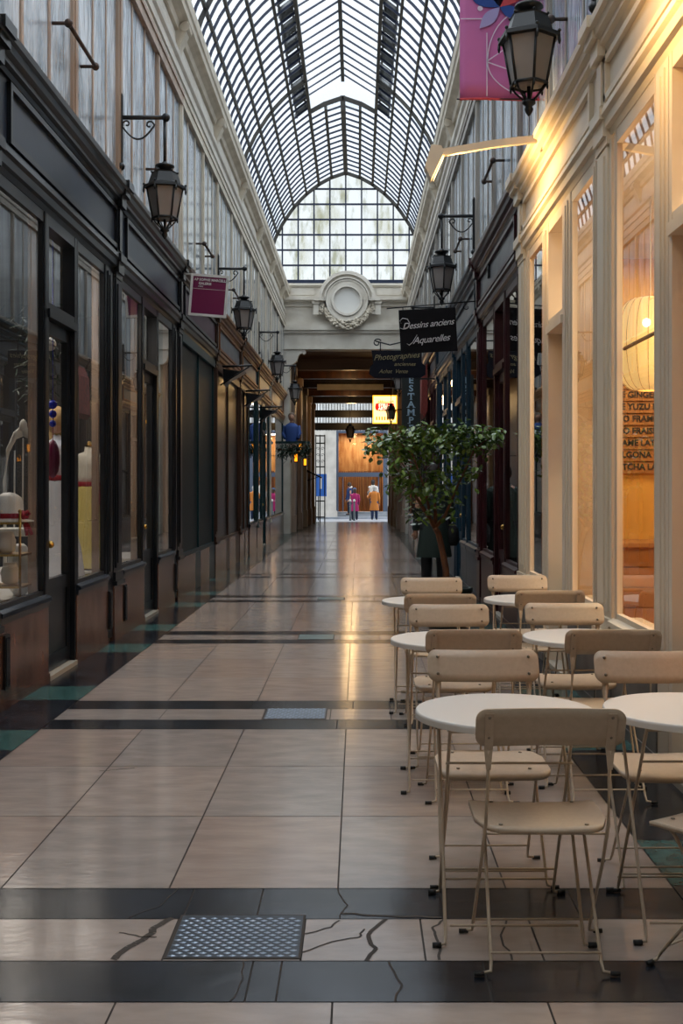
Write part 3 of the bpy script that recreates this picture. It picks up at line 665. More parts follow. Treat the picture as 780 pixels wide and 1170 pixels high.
# ---------------------------------------------------------------- bistro chairs and tables
def rr(x, hw, h, r):                                # half extent of a rounded rectangle at column x
    d = abs(x)-(hw-r); return h if d <= 0 else h-r+math.sqrt(max(r*r-d*d, 0))
def cols(hw, r, k=6):
    a = [hw-r+r*math.sin(PI/2*i/k) for i in range(k+1)]; return [-x for x in reversed(a)]+[-(hw-r)*.4,0,(hw-r)*.4]+a
def bent(x, v): return -.018+(.018*(x/.21)**2)*-1-.38*(v-.665)
def make_chair(label, cat, group, loc):
    t = thing('bistro_chair', label, cat, loc, 0, group)
    m = M(); hw = .195; r = .03
    sw = lambda v: 1
    m.sheet(cols(hw,.045), lambda x: .19-rr(x,hw,.165,.045), lambda x: .19+rr(x,hw,.165,.045), lambda x,v: .418-.006*(1-(x/hw)**2)-.010*max(0,(v-.3)/.05)**2, .014, rows=8)
    for i, v in enumerate(m.v):                     # seat narrows towards the back
        m.v[i] = (v[0]*(1-.15*max(0,min(1,(.13-v[1])/.1))), v[1], v[2])
    s = obj('seat', m, MT['chairpaint'], t)
    m = M()
    for x in (-.125,.125):
        for y in (.06,.3): m.lathe([(.007,.0),(.006,.003),(.001,.004)], (x,y,.4165), 8)
    obj('rivet', m, MT['rivet'], s)
    m = M(); hb = .21
    m.sheet(cols(hb,.032), lambda x: .7215-rr(x,hb,.0565,.032), lambda x: .7215+rr(x,hb,.0565,.032), bent, .012, horiz=False, rows=4)
    b = obj('backrest', m, MT['chairpaint'], t)
    m = M()
    for x in (-.172,.172):
        for z in (.695,.755):
            for sg in (-1,1): m.ball((x,bent(x,z)+.006+sg*.011,z),.0065,8,4)
    obj('rivet', m, MT['rivet'], b)
    for sx in (-1,1):
        m = M(); a = sx*.172
        m.tube([(a,-.033,.655),(a*1.0,-.022,.56),(a*1.02,.006,.43),(a*1.04,.10,.29),(a*1.06,.30,.035),(a*1.07,.312,.014),(sx*.21,.315,.0085)],.0053,8)
        # flattened tab that carries the backrest
        f = lambda z: bent(a,z)-.0075
        vs = []
        for w_, z in ((.0065,.60),(.012,.655),(.012,.765)): vs += [(a-w_,f(max(z,.66))-.001,z),(a+w_,f(max(z,.66))-.001,z),(a+w_,f(max(z,.66))+.006,z),(a-w_,f(max(z,.66))+.006,z)]
        m.add(vs,[(i*4+k,i*4+(k+1)%4,i*4+4+(k+1)%4,i*4+4+k) for i in range(2) for k in range(4)]+[(3,2,1,0),(8,9,10,11)])
        l = obj('leg', m, MT['chairpaint'], t)
        q = M(); q.tube([(sx*.196,.315,.0085),(sx*.224,.316,.0085)],.0072,8); obj('foot_cap', q, MT['rubber'], l)
        m = M(); a = sx*.152
        m.tube([(a,.30,.402),(a,.27,.375),(a*1.04,.02,.035),(a*1.06,.004,.014),(sx*.193,.0,.0085)],.0053,8)
        l = obj('leg', m, MT['chairpaint'], t)
        q = M(); q.tube([(sx*.18,.0,.0085),(sx*.208,-.001,.0085)],.0072,8); obj('foot_cap', q, MT['rubber'], l)
    for x, y, z in ((.158,.021,.06),(.182,.288,.055),(.152,.285,.39),(.172,.03,.40)):
        m = M(); m.tube([(-x,y,z),(x,y,z)],.0036,8); obj('stretcher', m, MT['chairpaint'], t)
    return t
def make_table(label, loc):
    t = thing('bistro_table', label, 'table', loc, 0, 'round bistro tables outside the cafe'); h = .68; r = .29
    m = M(); m.lathe([(.001,h),(r-.02,h),(r-.006,h-.0003),(r-.003,h-.0012),(r-.001,h-.004),(r,h-.008),(r,h-.009),(r,h-.023),(r,h-.024),(r-.003,h-.0245),(r-.003,h-.024),(r-.003,h-.010),(r-.004,h-.009),(r-.02,h-.008),(.001,h-.008)],(0,0,0),64)
    obj('tabletop', m, MT['tabletop'], t)
    for sx in (-1,1):
        for sy in (-1,1):
            a = sx*(.205 if sy > 0 else .19); m = M()
            m.tube([(a,sy*.17,h-.02),(a,sy*.15,h-.04),(a*1.02,-sy*.215,.035),(a*1.03,-sy*.225,.012),(a+sx*.03,-sy*.226,.0085)],.0055,8)
            l = obj('leg', m, MT['chairpaint'], t)
            q = M(); q.tube([(a+sx*.018,-sy*.226,.0088),(a+sx*.044,-sy*.227,.0088)],.0086,8); obj('foot_cap', q, MT['rubber'], l)
    for x, y, z in ((.2,.208,.06),(.195,-.206,.06),(.2,.155,.64),(.19,-.155,.64),(.2,-.10,.53),(.195,.19,.1)):
        m = M(); m.tube([(-x,y,z),(x,y,z)],.004,8); obj('stretcher', m, MT['chairpaint'], t)
    return t
CH = [ # backrest x, y, heading, label
 (.54,3.25,0,'beige folding chair nearest the camera, its back turned to us'),
 (.474,4.27,PI,'beige folding chair facing us behind the nearest left table'),
 (.503,5.01,0,'beige folding chair turned away, in front of the middle table beside the open floor'),
 (.479,5.95,PI,'beige folding chair facing us behind the middle table beside the open floor'),
 (.476,6.66,0,'beige folding chair turned away, at the farthest table beside the open floor'),
 (.50,7.72,PI,'beige folding chair facing us, last of the row beside the open floor'),
 (1.215,3.21,R(38),'beige folding chair cut by the right picture edge, only seat and legs showing'),
 (1.10,4.24,PI,'beige folding chair facing us behind the table cut by the picture edge'),
 (1.11,5.01,0,'beige folding chair turned away, at the middle table beside the cafe front'),
 (1.10,6.02,PI,'beige folding chair facing us behind the middle table beside the cafe front'),
 (1.15,6.88,0,'beige folding chair turned away, at the farthest table beside the cafe front'),
 (1.117,7.93,PI,'beige folding chair facing us, last of the row beside the cafe front')]
GC = 'beige folding bistro chairs'
ch0 = make_chair(CH[0][3], 'chair', GC, (CH[0][0],CH[0][1],0))
for x, y, a, l in CH[1:]: dup(ch0, (x,y,0), a, l)
TB = [(.475,3.68,'round white bistro table nearest the camera, half behind a chair back'),(.443,5.40,'round white bistro table, second along the open floor'),(.44,7.22,'round white bistro table, farthest along the open floor'),
 (1.09,3.70,'round white bistro table cut by the right picture edge'),(1.085,5.49,'round white bistro table, second along the cafe front'),(1.10,7.33,'round white bistro table, farthest along the cafe front')]
t0 = make_table(TB[0][2], (TB[0][0],TB[0][1],0))
for x, y, l in TB[1:]: dup(t0, (x,y,0), 0, l)
# ---------------------------------------------------------------- wall lanterns
def lantern_body(root, x, z, rot, parent=None):
    m = M(); h = rot
    m.lathe([(.02,.06),(.03,.05),(.03,.035),(.085,.03),(.09,.015),(.06,.0),(.05,-.03)],(x,0,z),16)
    m.lathe([(.085,-.03),(.125,-.04),(.12,-.05),(.15,-.14),(.165,-.15)],(x,0,z),6,0,1,1,h,False)
    m.lathe([(.165,-.15),(.195,-.16),(.198,-.185),(.165,-.19)],(x,0,z),6,0,1,1,h,False)
    for k in range(6):
        a = h+PI/3*k; c, s = math.cos(a), math.sin(a)
        m.ball((x+.19*c,.19*s,z-.15),.012,6,4); m.lathe([(.004,-.05),(.01,-.03),(.008,0)],(x+.19*c,.19*s,z-.185),6); m.ball((x+.12*c,.12*s,z-.035),.009,6,4)
    obj('lantern_roof', m, MT['iron'], root)
    g = M(); g.lathe([(.16,-.19),(.108,-.455)],(x,0,z),6,0,1,1,h,False); g.lathe([(.1,-.46),(.07,-.47)],(x,0,z),6,0,1,1,h,False)
    obj('lantern_pane', g, MT['frost'], root)
    f = M()
    for k in range(6):
        a = h+PI/3*k; c, s = math.cos(a), math.sin(a)
        f.tube([(x+.163*c,.163*s,z-.185),(x+.111*c,.111*s,z-.46)],.009,6)
        f.tube([(x+.111*c,.111*s,z-.46),(x+.085*c,.085*s,z-.50),(x+.03*c,.03*s,z-.555)],.007,6)
        f.lathe([(.003,-.04),(.008,-.025),(.007,0)],(x+.115*c,.115*s,z-.46),6)
        a2 = a+PI/3; f.tube([(x+.114*c,.114*s,z-.46),(x+.114*math.cos(a2),.114*math.sin(a2),z-.46)],.011,6)
    obj('lantern_frame', f, MT['iron'], root)
    f = M(); f.lathe([(.012,-.45),(.012,-.55),(.04,-.555),(.042,-.575),(.02,-.59),(.028,-.61),(.02,-.63),(.006,-.65)],(x,0,z),12); obj('finial', f, MT['iron'], root)
def spiral(cx, cz, r0, r1, a0, a1, n=16, s=1): return [(s*(cx+(r0+(r1-r0)*i/n)*math.cos(a0+(a1-a0)*i/n)),0,cz+(r0+(r1-r0)*i/n)*math.sin(a0+(a1-a0)*i/n)) for i in range(n+1)]
def wall_lantern(side, y, label, rot):
    n, xw = (1,XL) if side=='left' else (-1,XR)
    t = thing('wall_lantern', label, 'lantern', (xw,y,4.8), 0, 'lanterns on scrolled wall brackets')
    m = M(); m.box(n*.0,n*.065,-.02,.02,-.42,.2); m.lathe([(.022,0),(.004,.04)],(n*.045,0,.2),8); m.ball((n*.045,0,-.45),.04,8,6); obj('wall_plate', m, MT['iron'], t)
    m = M(); m.tube([(0,0,0),(n*.45,0,0)],.021,8); m.ball((n*.46,0,0),.04,10,6); m.tube([(n*.45,0,0),(n*.45,0,-.43)],.014,8); obj('arm', m, MT['iron'], t)
    m = M()
    arc = [(n*(.03+.33*i/16),0,-.03-.17*math.sin(PI*.95*(i/16))**.9 if i else -.03) for i in range(17)]
    m.tube(arc,.009,6); m.tube(spiral(.31,-.07,.045,.012,-.6,5.2,18,n),.009,6); m.tube(spiral(.10,-.06,.038,.01,3.6,-2.2,18,n),.008,6)
    obj('scroll', m, MT['iron'], t)
    lantern_body(t, n*.45, -.47, rot)
for y, l in ((LB[2]-.02,'black hexagonal wall lantern on the left, nearest of that row, above the black shopfront'),(LB[4]-.05,'black hexagonal wall lantern on the left, just beyond the square plum sign'),(LB[6]-.05,'black hexagonal wall lantern on the left, third along the row'),(LB[8]-2.0,'black hexagonal wall lantern on the left, beside the far opening')):
    wall_lantern('left', y, l, .2)
for y, l in ((7.0,'large black hexagonal lantern in front of the pink banner'),(14.3,'black hexagonal wall lantern above the white script sign'),(21.6,'black hexagonal wall lantern right behind the white script sign'),(28.9,'black hexagonal wall lantern, farthest on the right wall, left of the vertical sign')):
    wall_lantern('right', y, l, PI/2+.12)
for px, py, Y, l in ((400,484,42,'black lantern hanging on a rod in the middle of the covered passage'),(446.5,461,38,'black lantern hanging in front of the lit yellow sign')):
    p = W(px,py,Y); t = thing('hanging_lantern', l, 'lantern', p, 0, 'lanterns hung in the covered passage')
    m = M(); m.tube([(0,0,0),(0,0,5.5-p.z)],.012,6); obj('rod', m, MT['iron'], t); lantern_body(t, 0, -.05, 0)
# ---------------------------------------------------------------- signs
def text(body, size, mt, parent, x, z, y=-.02, shear=0, align='CENTER', bold=0, rot=0, name='lettering', space=1, xs=1, yaw=0):
    c = bpy.data.curves.new('t','FONT'); c.body = body; c.size = size; c.shear = shear; c.align_x = align; c.align_y = 'CENTER'; c.offset = bold; c.extrude = .002; c.space_character = space; c.resolution_u = 3
    o = bpy.data.objects.new('t', c); col.objects.link(o); bpy.context.view_layer.update()
    me = bpy.data.meshes.new_from_object(o.evaluated_get(bpy.context.evaluated_depsgraph_get())); bpy.data.objects.remove(o); me.materials.clear(); me.materials.append(mt)
    me.transform(Matrix.Translation((x,y,z)) @ Matrix.Rotation(yaw,4,'Z') @ Matrix.Rotation(PI/2,4,'X') @ Matrix.Rotation(rot,4,'Z') @ Matrix.Diagonal((xs,1,1,1)))
    q = bpy.data.objects.new(name, me); col.objects.link(q)
    if parent: q.parent = parent
    return q
def signroot(name, label, cat, loc, roll=0, group=None):
    t = thing(name, label, cat, loc, 0, group); t.rotation_euler = (0,roll,0); return t
# square plum sign
t = signroot('hanging_sign', 'square plum sign in a white frame projecting from the left wall', 'sign', (-1.85,14.1,3.765), R(4.5))
m = M(); m.box(-.205,.205,-.015,.015,-.235,.235); obj('sign_board', m, MT['magenta'], t)
m = M()
for a in ((-.235,.235,-.26,-.23),(-.235,.235,.23,.26),(-.235,-.205,-.23,.23),(.205,.235,-.23,.23)): m.box(a[0],a[1],-.022,.022,a[2],a[3])
m.box(-.205,.205,-.0165,-.014,.075,.079)
obj('sign_frame', m, MT['white'], t)
m = M(); m.tube([(-.39,0,.245),(.2,0,.25)],.013,8); m.box(-.42,-.38,-.03,.03,.16,.3); obj('bracket', m, MT['white'], t)
text('AP SOPHIE MARCELLIN', .042, MT['lettwhite'], t, -.19, .19, align='LEFT', bold=.0012); text('GALERIE', .042, MT['lettwhite'], t, -.135, .142, align='LEFT', bold=.0012); text('PARIS', .024, MT['lettwhite'], t, -.135, .105, align='LEFT')
# script sign
t = signroot('hanging_sign', 'black sign with white script reading Dessins anciens, Aquarelles', 'sign', (.872,14.2,3.35), R(-3))
m = M(); m.box(-.355,.355,-.012,.012,-.275,.27); obj('sign_board', m, MT['signblack'], t, .004)
text('Dessins anciens', .112, MT['lettwhite'], t, 0, .075, shear=.42, space=.92, rot=R(3)); text('Aquarelles', .118, MT['lettwhite'], t, .03, -.115, shear=.42, space=.92, rot=R(3))
m = M()                                             # swelling initials of the script
m.ttube([(-.33,-.02,.10),(-.345,-.02,.135),(-.31,-.02,.165),(-.25,-.02,.15),(-.225,-.02,.10),(-.25,-.02,.05),(-.315,-.02,.03),(-.35,-.02,.045)],[.002,.004,.005,.006,.007,.006,.004,.002],6)
m.ttube([(-.27,-.02,-.155),(-.245,-.02,-.175),(-.2,-.02,-.14),(-.14,-.02,-.05)],[.002,.005,.004,.003],6); obj('initial_flourish', m, MT['lettwhite'], t)
m = M(); m.tube([(-.5,0,.3),(.66,0,.335)],.009,6)
for x in (-.3,.3): m.tube([(x,0,.27),(x,0,.31)],.006,6)
m.tube(spiral(.5,.27,.06,.015,1.5,6.5,16),.006,6); obj('bracket', m, MT['iron'], t)
# photographs sign
t = signroot('hanging_sign', 'shaped navy sign with faded gold script about old photographs', 'sign', (.6,17.9,3.36), 0)
poly = [(-.39,.18),(.4,.18),(.4,-.02),(.46,-.06),(.46,-.2),(.38,-.25),(-.34,-.25),(-.43,-.19),(-.41,-.07),(-.36,-.03)]
m = M(); m.prism(poly,-.012,.012); obj('sign_board', m, MT['signnavy'], t)
text('Photographies', .125, MT['lettgold'], t, 0, .085, shear=.4, rot=R(4)); text('anciennes', .085, MT['lettgold'], t, .13, -.035, shear=.4); text('Achat  Vente', .085, MT['lettgold'], t, -.05, -.15, shear=.4)
m = M(); m.tube([(-.33,0,.33),(-.1,0,.27),(.2,0,.34),(.9,0,.32)],.012,6); m.tube(spiral(-.3,.3,.07,.02,.5,6.6,18),.011,6); m.tube([(-.25,0,.18),(-.25,0,.3)],.01,6); m.tube([(.25,0,.18),(.25,0,.33)],.01,6); obj('bracket', m, MT['iron'], t)
# vertical sign
t = signroot('vertical_sign', 'tall dark sign lettered ESTAMPES downwards in pale blue', 'sign', (1.01,21.75,2.86), 0)
m = M(); m.box(-.175,.175,-.02,.02,-.72,.68); obj('sign_board', m, MT['signdark'], t)
m = M()
for z in (-.6,.6): m.box(.17,.49,-.015,.015,z-.015,z+.015)
obj('bracket', m, MT['iron'], t)
for i, ch in enumerate('ESTAMPES'):
    z = .565-.152*i; q = text(ch, .165, MT['lettblue'], t, 0, z, y=-.024, bold=.004, xs=1.15)
    m = M()                                          # slab serifs
    if ch in 'TPM':
        for x in {'T':(0,),'P':(-.04,),'M':(-.06,.06)}[ch]: m.box(x-.026,x+.026,-.026,-.021,z-.062,z-.05)
    if ch == 'A':
        for x in (-.058,.058): m.box(x-.026,x+.026,-.026,-.021,z-.062,z-.05)
    if ch == 'E': m.box(.03,.046,-.026,-.021,z-.06,z-.03); m.box(.03,.046,-.026,-.021,z+.03,z+.06)
    if ch == 'T':
        for x in (-.058,.058): m.box(x-.006,x+.006,-.026,-.021,z+.02,z+.06)
    if m.v: obj('serif', m, MT['lettblue'], q)
# lit box
t = signroot('light_box_sign', 'lit yellow and white box sign with a red band in the covered passage', 'illuminated sign', (.895,38.2,3.99), 0)
m = M(); m.box(-.41,.41,-.0,.12,-.475,.475); obj('box', m, MT['brownpaint'], t)
m = M(); m.box(-.385,.385,-.02,.0,-.45,.45); obj('lit_face', m, emat('lit_sign_face','#ffd98a',2.6), t)
m = M()
for a in ((-.41,.41,-.475,-.44),(-.41,.41,.44,.475),(-.41,-.375,-.44,.44),(.375,.41,-.44,.44)): m.box(a[0],a[1],-.03,.0,a[2],a[3])
obj('lit_border', m, emat('lit_sign_border','#ffb02e',2.2), t)
m = M(); m.prism([(-.3,-.02),(-.33,.08),(-.3,.2),(-.2,.22),(.2,.22),(.3,.2),(.33,.08),(.3,-.02),(.2,-.05),(-.2,-.05)],-.03,-.02); obj('red_band', m, emat('lit_sign_red','#e0261c',1.3), t)
text('STELLA', .13, emat('lit_letters','#fff0c8',2.2), t, 0, .135, y=-.034, bold=.004); text('ARTOIS', .13, bpy.data.materials['lit_letters'], t, 0, .02, y=-.034, bold=.004)
m = M()
for i in range(9): m.prism([(-.24+.06*i,.24),(-.21+.06*i,.3+.03*math.sin(i)),(-.18+.06*i,.24)],-.028,-.02)
for i in range(7): m.box(-.3+.09*i,-.25+.09*i,-.028,-.02,-.36,-.24)
obj('crest', m, emat('lit_sign_gold','#e8941f',1.2), t)
m = M(); m.box(.41,.62,.03,.07,-.02,.02); obj('bracket', m, MT['iron'], t)
# folded red awning
p = W(484,449,24.2); t = thing('folded_awning', 'folded dark red cloth awning behind the vertical lettered sign', 'awning', (1.5,24.2,p.z))
m = M(); m.prism([(-.06,.6),(-.17,.35),(-.19,-.45),(-.12,-.55),(-.05,-.4)],-.5,.5); obj('cloth', m, mat('red_awning_cloth','#8f3a30',.8,c2='#6e2b25',scale=12,stretch=(6,1,1)), t)
m = M(); m.tube([(0,-.45,.5),(-.15,-.45,.4)],.015); m.tube([(0,.45,.5),(-.15,.45,.4)],.015); m.tube([(-.05,-.55,.58),(-.05,.55,.58)],.025); obj('awning_arm', m, MT['iron'], t)
# pink banner
t = thing('hanging_banner', 'pink cloth banner with flower design hanging from the right wall', 'banner', (1.17,9.35,5.62))
m = M(); xs = [-.335+.67*i/12 for i in range(13)]
m.sheet(xs, lambda x: -1.03, lambda x: 1.05, lambda x,v: .012*math.sin(x*9)+.006*math.sin(v*5), .004, horiz=False, rows=14); obj('cloth', m, MT['pink'], t)
m = M(); m.sheet(xs, lambda x: -1.045, lambda x: -1.028, lambda x,v: .012*math.sin(x*9)-.004, .012, horiz=False, rows=1); obj('hem', m, MT['banred'], t)
def petal(c, a, L, w, mt, nm='petal'):
    pts = [(c[0]+math.cos(a)*L*u+(-math.sin(a))*s*w*math.sin(PI*u), c[1]+math.sin(a)*L*u+math.cos(a)*s*w*math.sin(PI*u)) for s, us in ((1,[i/10 for i in range(11)]),(-1,[i/10 for i in range(9,0,-1)])) for u in us]
    q = M(); q.prism(pts,-.026,-.022); obj(nm, q, mt, t)
c = (-.01,-.29)
petal(c,2.45,.34,.10,MT['banblue']); petal(c,.95,.34,.1,MT['banred']); petal(c,3.95,.24,.05,MT['banlilac']); petal(c,-.4,.2,.05,MT['banblue']); petal(c,1.7,.4,.09,MT['banlilac'])
m = M(); ln = lambda pts: m.sweep([(-.004,-.002),(.004,-.002),(.004,.002),(-.004,.002)],[(x,-.023,z) for x,z in pts],up=Vector((0,1,0)),smooth=False)
ln([(-.33,-.385),(-.12,-.385)]); ln([(-.115,-.5),(-.115,-1.02)]); ln([(.05,-.62),(-.11,-.73)]); ln([(-.11,-.74),(.06,-.8)])
ln([(-.11+.0+.6*(1-math.cos(a)),-.74-.33*math.sin(a)) for a in [i*.1 for i in range(13)]]); ln([(-.11+.3*(1-math.cos(a)),-.74+.42*math.sin(a)) for a in [i*.1 for i in range(12)]])
m.add([(-.17+.022*math.cos(i*PI/8),-.0235,-.30+.022*math.sin(i*PI/8)) for i in range(16)],[tuple(range(16))]); obj('line_pattern', m, MT['banwhite'], t)
m = M(); m.tube([(-.36,0,1.06),(.34,0,1.06)],.016); m.tube([(-.36,0,-1.035),(.3,0,-1.035)],.006); obj('banner_pole', m, MT['iron'], t)
# swan-neck facade lamps over the cafe
def arm_lamp(y, label):
    t = thing('facade_lamp', label, 'lamp', (XR,y,4.12), 0, 'arm lamps over the cafe front')
    m = M(); m.box(-.06,-.02,-.045,.045,-.09,.09); obj('wall_plate', m, MT['cafetrim'], t)
    m = M(); m.sweep([(-.022,-.028),(.022,-.028),(.022,.028),(-.022,.028)],[(-.03,0,.02),(-.45,0,-.03),(-.85,0,-.10)],smooth=False); obj('arm', m, MT['cafetrim'], t)
    m = M(); P = [(-.98,-.22),(-.93,-.05),(-.85,-.06),(-.83,-.11),(-.93,-.32)]
    m.prism(P,-.07,.07); h = obj('lamp_head', m, MT['cafetrim'], t)
    m = M(); m.quad((-.835,-.06,-.125),(-.835,.06,-.125),(-.915,.06,-.305),(-.915,-.06,-.305)); 
    for i, v in enumerate(m.v): m.v[i] = (v[0]+.008, v[1], v[2]-.003)
    obj('diffuser', m, emat('warm_lamp_diffuser','#ffdb94',6), h, fix=False)
    l = bpy.data.lights.new('facade_lamp_light','AREA'); l.shape = 'RECTANGLE'; l.size = .05; l.size_y = .18; l.energy = LAMP_W; l.spread = R(115); l.color = (1,.62,.24)
    o = bpy.data.objects.new('facade_lamp_light', l); col.objects.link(o); o.location = (XR-.85,y,3.89)
    o.rotation_euler = Vector((.9,0,-.12)).to_track_quat('-Z','Y').to_euler()
LAMP_W = 19
arm_lamp(8.94,'cream arm lamp with lit head reaching out from the cafe fascia'); arm_lamp(5.2,'cream arm lamp above the nearest cafe bay, outside the picture top')
# house numbers on the transoms
t = tag(text('25', .30, MT['gold'], None, 0, 0, y=0, shear=.15, bold=.004, xs=.8, name='house_number', yaw=-PI/2), 'gold house number 25 on the glass over the near cafe door', 'house number', 'house numbers'); t.location = (XR+.25, RB[0]+2.0, 3.03)
t = tag(text('23', .26, MT['gold'], None, 0, 0, y=0, shear=.15, bold=.004, xs=.8, name='house_number', yaw=-PI/2), 'gold house number on the glass over the second cafe door', 'house number', 'house numbers'); t.location = (XR+.25, RB[1]+1.85, 2.98)
# awning arms on the left
for i, (Y, z) in enumerate(((18.6,3.36),(22.4,3.28),(25.9,3.2))):
    t = thing('awning_arm', 'black folded awning arm on the left wall, %s of three'%('nearest','middle one','farthest')[i], 'awning arm', (XL,Y,z), 0, 'folded awning arms')
    m = M(); m.tube([(-.02,0,0),(.5,0,.02)],.018); m.tube([(-.02,0,-.3),(.45,0,.0)],.012); obj('bar', m, MT['iron'], t)
    m = M(); m.prism([(.02,-.03),(.3,-.07),(.36,-.06),(.1,-.2),(.03,-.3)],.04,.5); obj('rolled_cloth', m, MT['blackpaint'], t)
# ---------------------------------------------------------------- potted tree
TY = 11.3
base = W(511,690,TY); tr = thing('potted_tree', 'leafy potted tree with a leaning brown trunk beside the blue and red shops', 'tree', (base.x,TY,0))
off = Matrix.Translation(-tr.location)
m = M(); m.lathe([(.17,0),(.2,.02),(.235,.34),(.25,.36),(.25,.4),(.22,.4),(.21,.34)],(0,0,0),24); obj('planter', m, MT['pot'], tr)
m = M(); m.lathe([(.001,.36),(.21,.355)],(0,0,0),20); obj('soil', m, MT['soil'], tr)
def Lp(px,py,dy=0): return W(px,py,TY)-tr.location+Vector((0,dy,0))
m = M()
m.ttube([(0,0,.33),Lp(509,650),Lp(506,632,.02),Lp(501,610,.03),Lp(497,603,.03)],[.036,.034,.031,.030,.028],8)
fork = Lp(497,603,.03)
m.ttube([fork,Lp(488,588,.02),Lp(481,577,0),Lp(474,566,-.04),Lp(466,540,-.06)],[.024,.021,.017,.013,.008],8)
m.ttube([fork,Lp(498,588,.08),Lp(497,560,.15),Lp(505,520,.2)],[.022,.018,.013,.007],8)
m.ttube([fork,Lp(508,590,0),Lp(520,560,-.05),Lp(540,515,-.1),Lp(560,498,-.1)],[.02,.016,.012,.008,.004],8)
m.ttube([Lp(492,590,.02),Lp(485,560,-.1),Lp(470,520,-.2)],[.016,.012,.006],8)
for a in ((466,540,440,510,-.1),(470,520,435,495,-.2),(505,520,500,485,.25),(505,520,525,488,.1),(540,515,575,492,-.05),(497,560,470,500,.3),(481,577,455,550,.1)):
    m.ttube([Lp(a[0],a[1],a[4]),Lp((a[0]+a[2])/2,(a[1]+a[3])/2-4,a[4]),Lp(a[2],a[3],a[4])],[.008,.005,.002],6)
m.ball(Lp(498,605,-.03),.022,6,4); obj('trunk', m, MT['bark'], tr)
lf = M(); rp = random.Random(3); DENS = 1.5
def leaf(p, L, w):
    a = rp.uniform(0,2*PI); tilt = rp.uniform(-.9,.35); d = Vector((math.cos(a)*math.cos(tilt),math.sin(a)*math.cos(tilt),math.sin(tilt)))
    s = d.cross(Vector((0,0,1))).normalized(); n = s.cross(d).normalized()
    roll = rp.uniform(-.5,.5); s, n = s*math.cos(roll)+n*math.sin(roll), n*math.cos(roll)-s*math.sin(roll)
    q = lambda u,v,k: p+d*(L*u)+s*(w*v)-n*(k*L)
    lf.add([q(0,0,0),q(.3,-.8,.0),q(.65,-.85,.05),q(1,0,.16),q(.65,.85,.05),q(.3,.8,.0),q(.5,0,.07)],[(0,1,6),(1,2,6),(2,3,6),(3,4,6),(4,5,6),(5,0,6)],0,True)
# leafy volume: a wide flat crown, narrowing below
cl = [(440,505,16,9,70),(455,515,22,14,110),(470,500,24,12,120),(490,508,26,16,150),(510,500,22,14,130),(530,505,20,15,120),(548,502,16,12,90),(563,498,12,8,55),(573,492,6,4,16),(428,508,8,6,22),
      (465,540,20,14,80),(480,555,22,14,90),(505,545,22,14,90),(455,548,12,12,34),(532,535,13,9,36),(515,570,14,12,44),(480,585,14,12,30),(512,592,9,8,14),(536,540,8,6,16),(468,587,5,4,5),(424,490,7,4,9),(478,492,28,5,50),(530,490,22,5,40)]
for px, py, sx, sy, k in cl:
    for i in range(int(k*DENS)):
        dx, dy = max(-1.7,min(1.7,rp.gauss(0,.62))), max(-1.7,min(1.7,rp.gauss(0,.6)))
        p = Lp(px+dx*sx, py+dy*sy, rp.gauss(0,.17))
        if p.x+tr.location.x > XR-.12: p.x = XR-.12-tr.location.x
        leaf(p, rp.uniform(.06,.10), rp.uniform(.018,.027))
obj('foliage', lf, MT['leaf'], tr, fix=False)
# ---------------------------------------------------------------- people
def skin_mesh(V, E, Rr, levels=1):
    me = bpy.data.meshes.new('s'); me.from_pydata(V, E, []); o = bpy.data.objects.new('s', me); col.objects.link(o)
    o.modifiers.new('k','SKIN'); sk = me.skin_vertices[0].data if me.skin_vertices else None
    if sk is None:
        bm = bmesh.new(); bm.from_mesh(me); bm.verts.layers.skin.verify(); bm.to_mesh(me); bm.free(); sk = me.skin_vertices[0].data
    for i, r in enumerate(Rr): sk[i].radius = (r if isinstance(r,tuple) else (r,r)); sk[i].use_root = (i == 0)
    s = o.modifiers.new('d','SUBSURF'); s.levels = levels; s.render_levels = levels
    bpy.context.view_layer.update()
    out = bpy.data.meshes.new_from_object(o.evaluated_get(bpy.context.evaluated_depsgraph_get())); bpy.data.objects.remove(o)
    for p in out.polygons: p.use_smooth = True
    return out
SKIN = mat('skin','#b98a70',.5); HAIRS = {}
def cm(c, rough=.8):
    if c not in HAIRS: HAIRS[c] = mat('cloth_'+c.strip('#'), c, rough, bump=.15, bscale=40)
    return HAIRS[c]
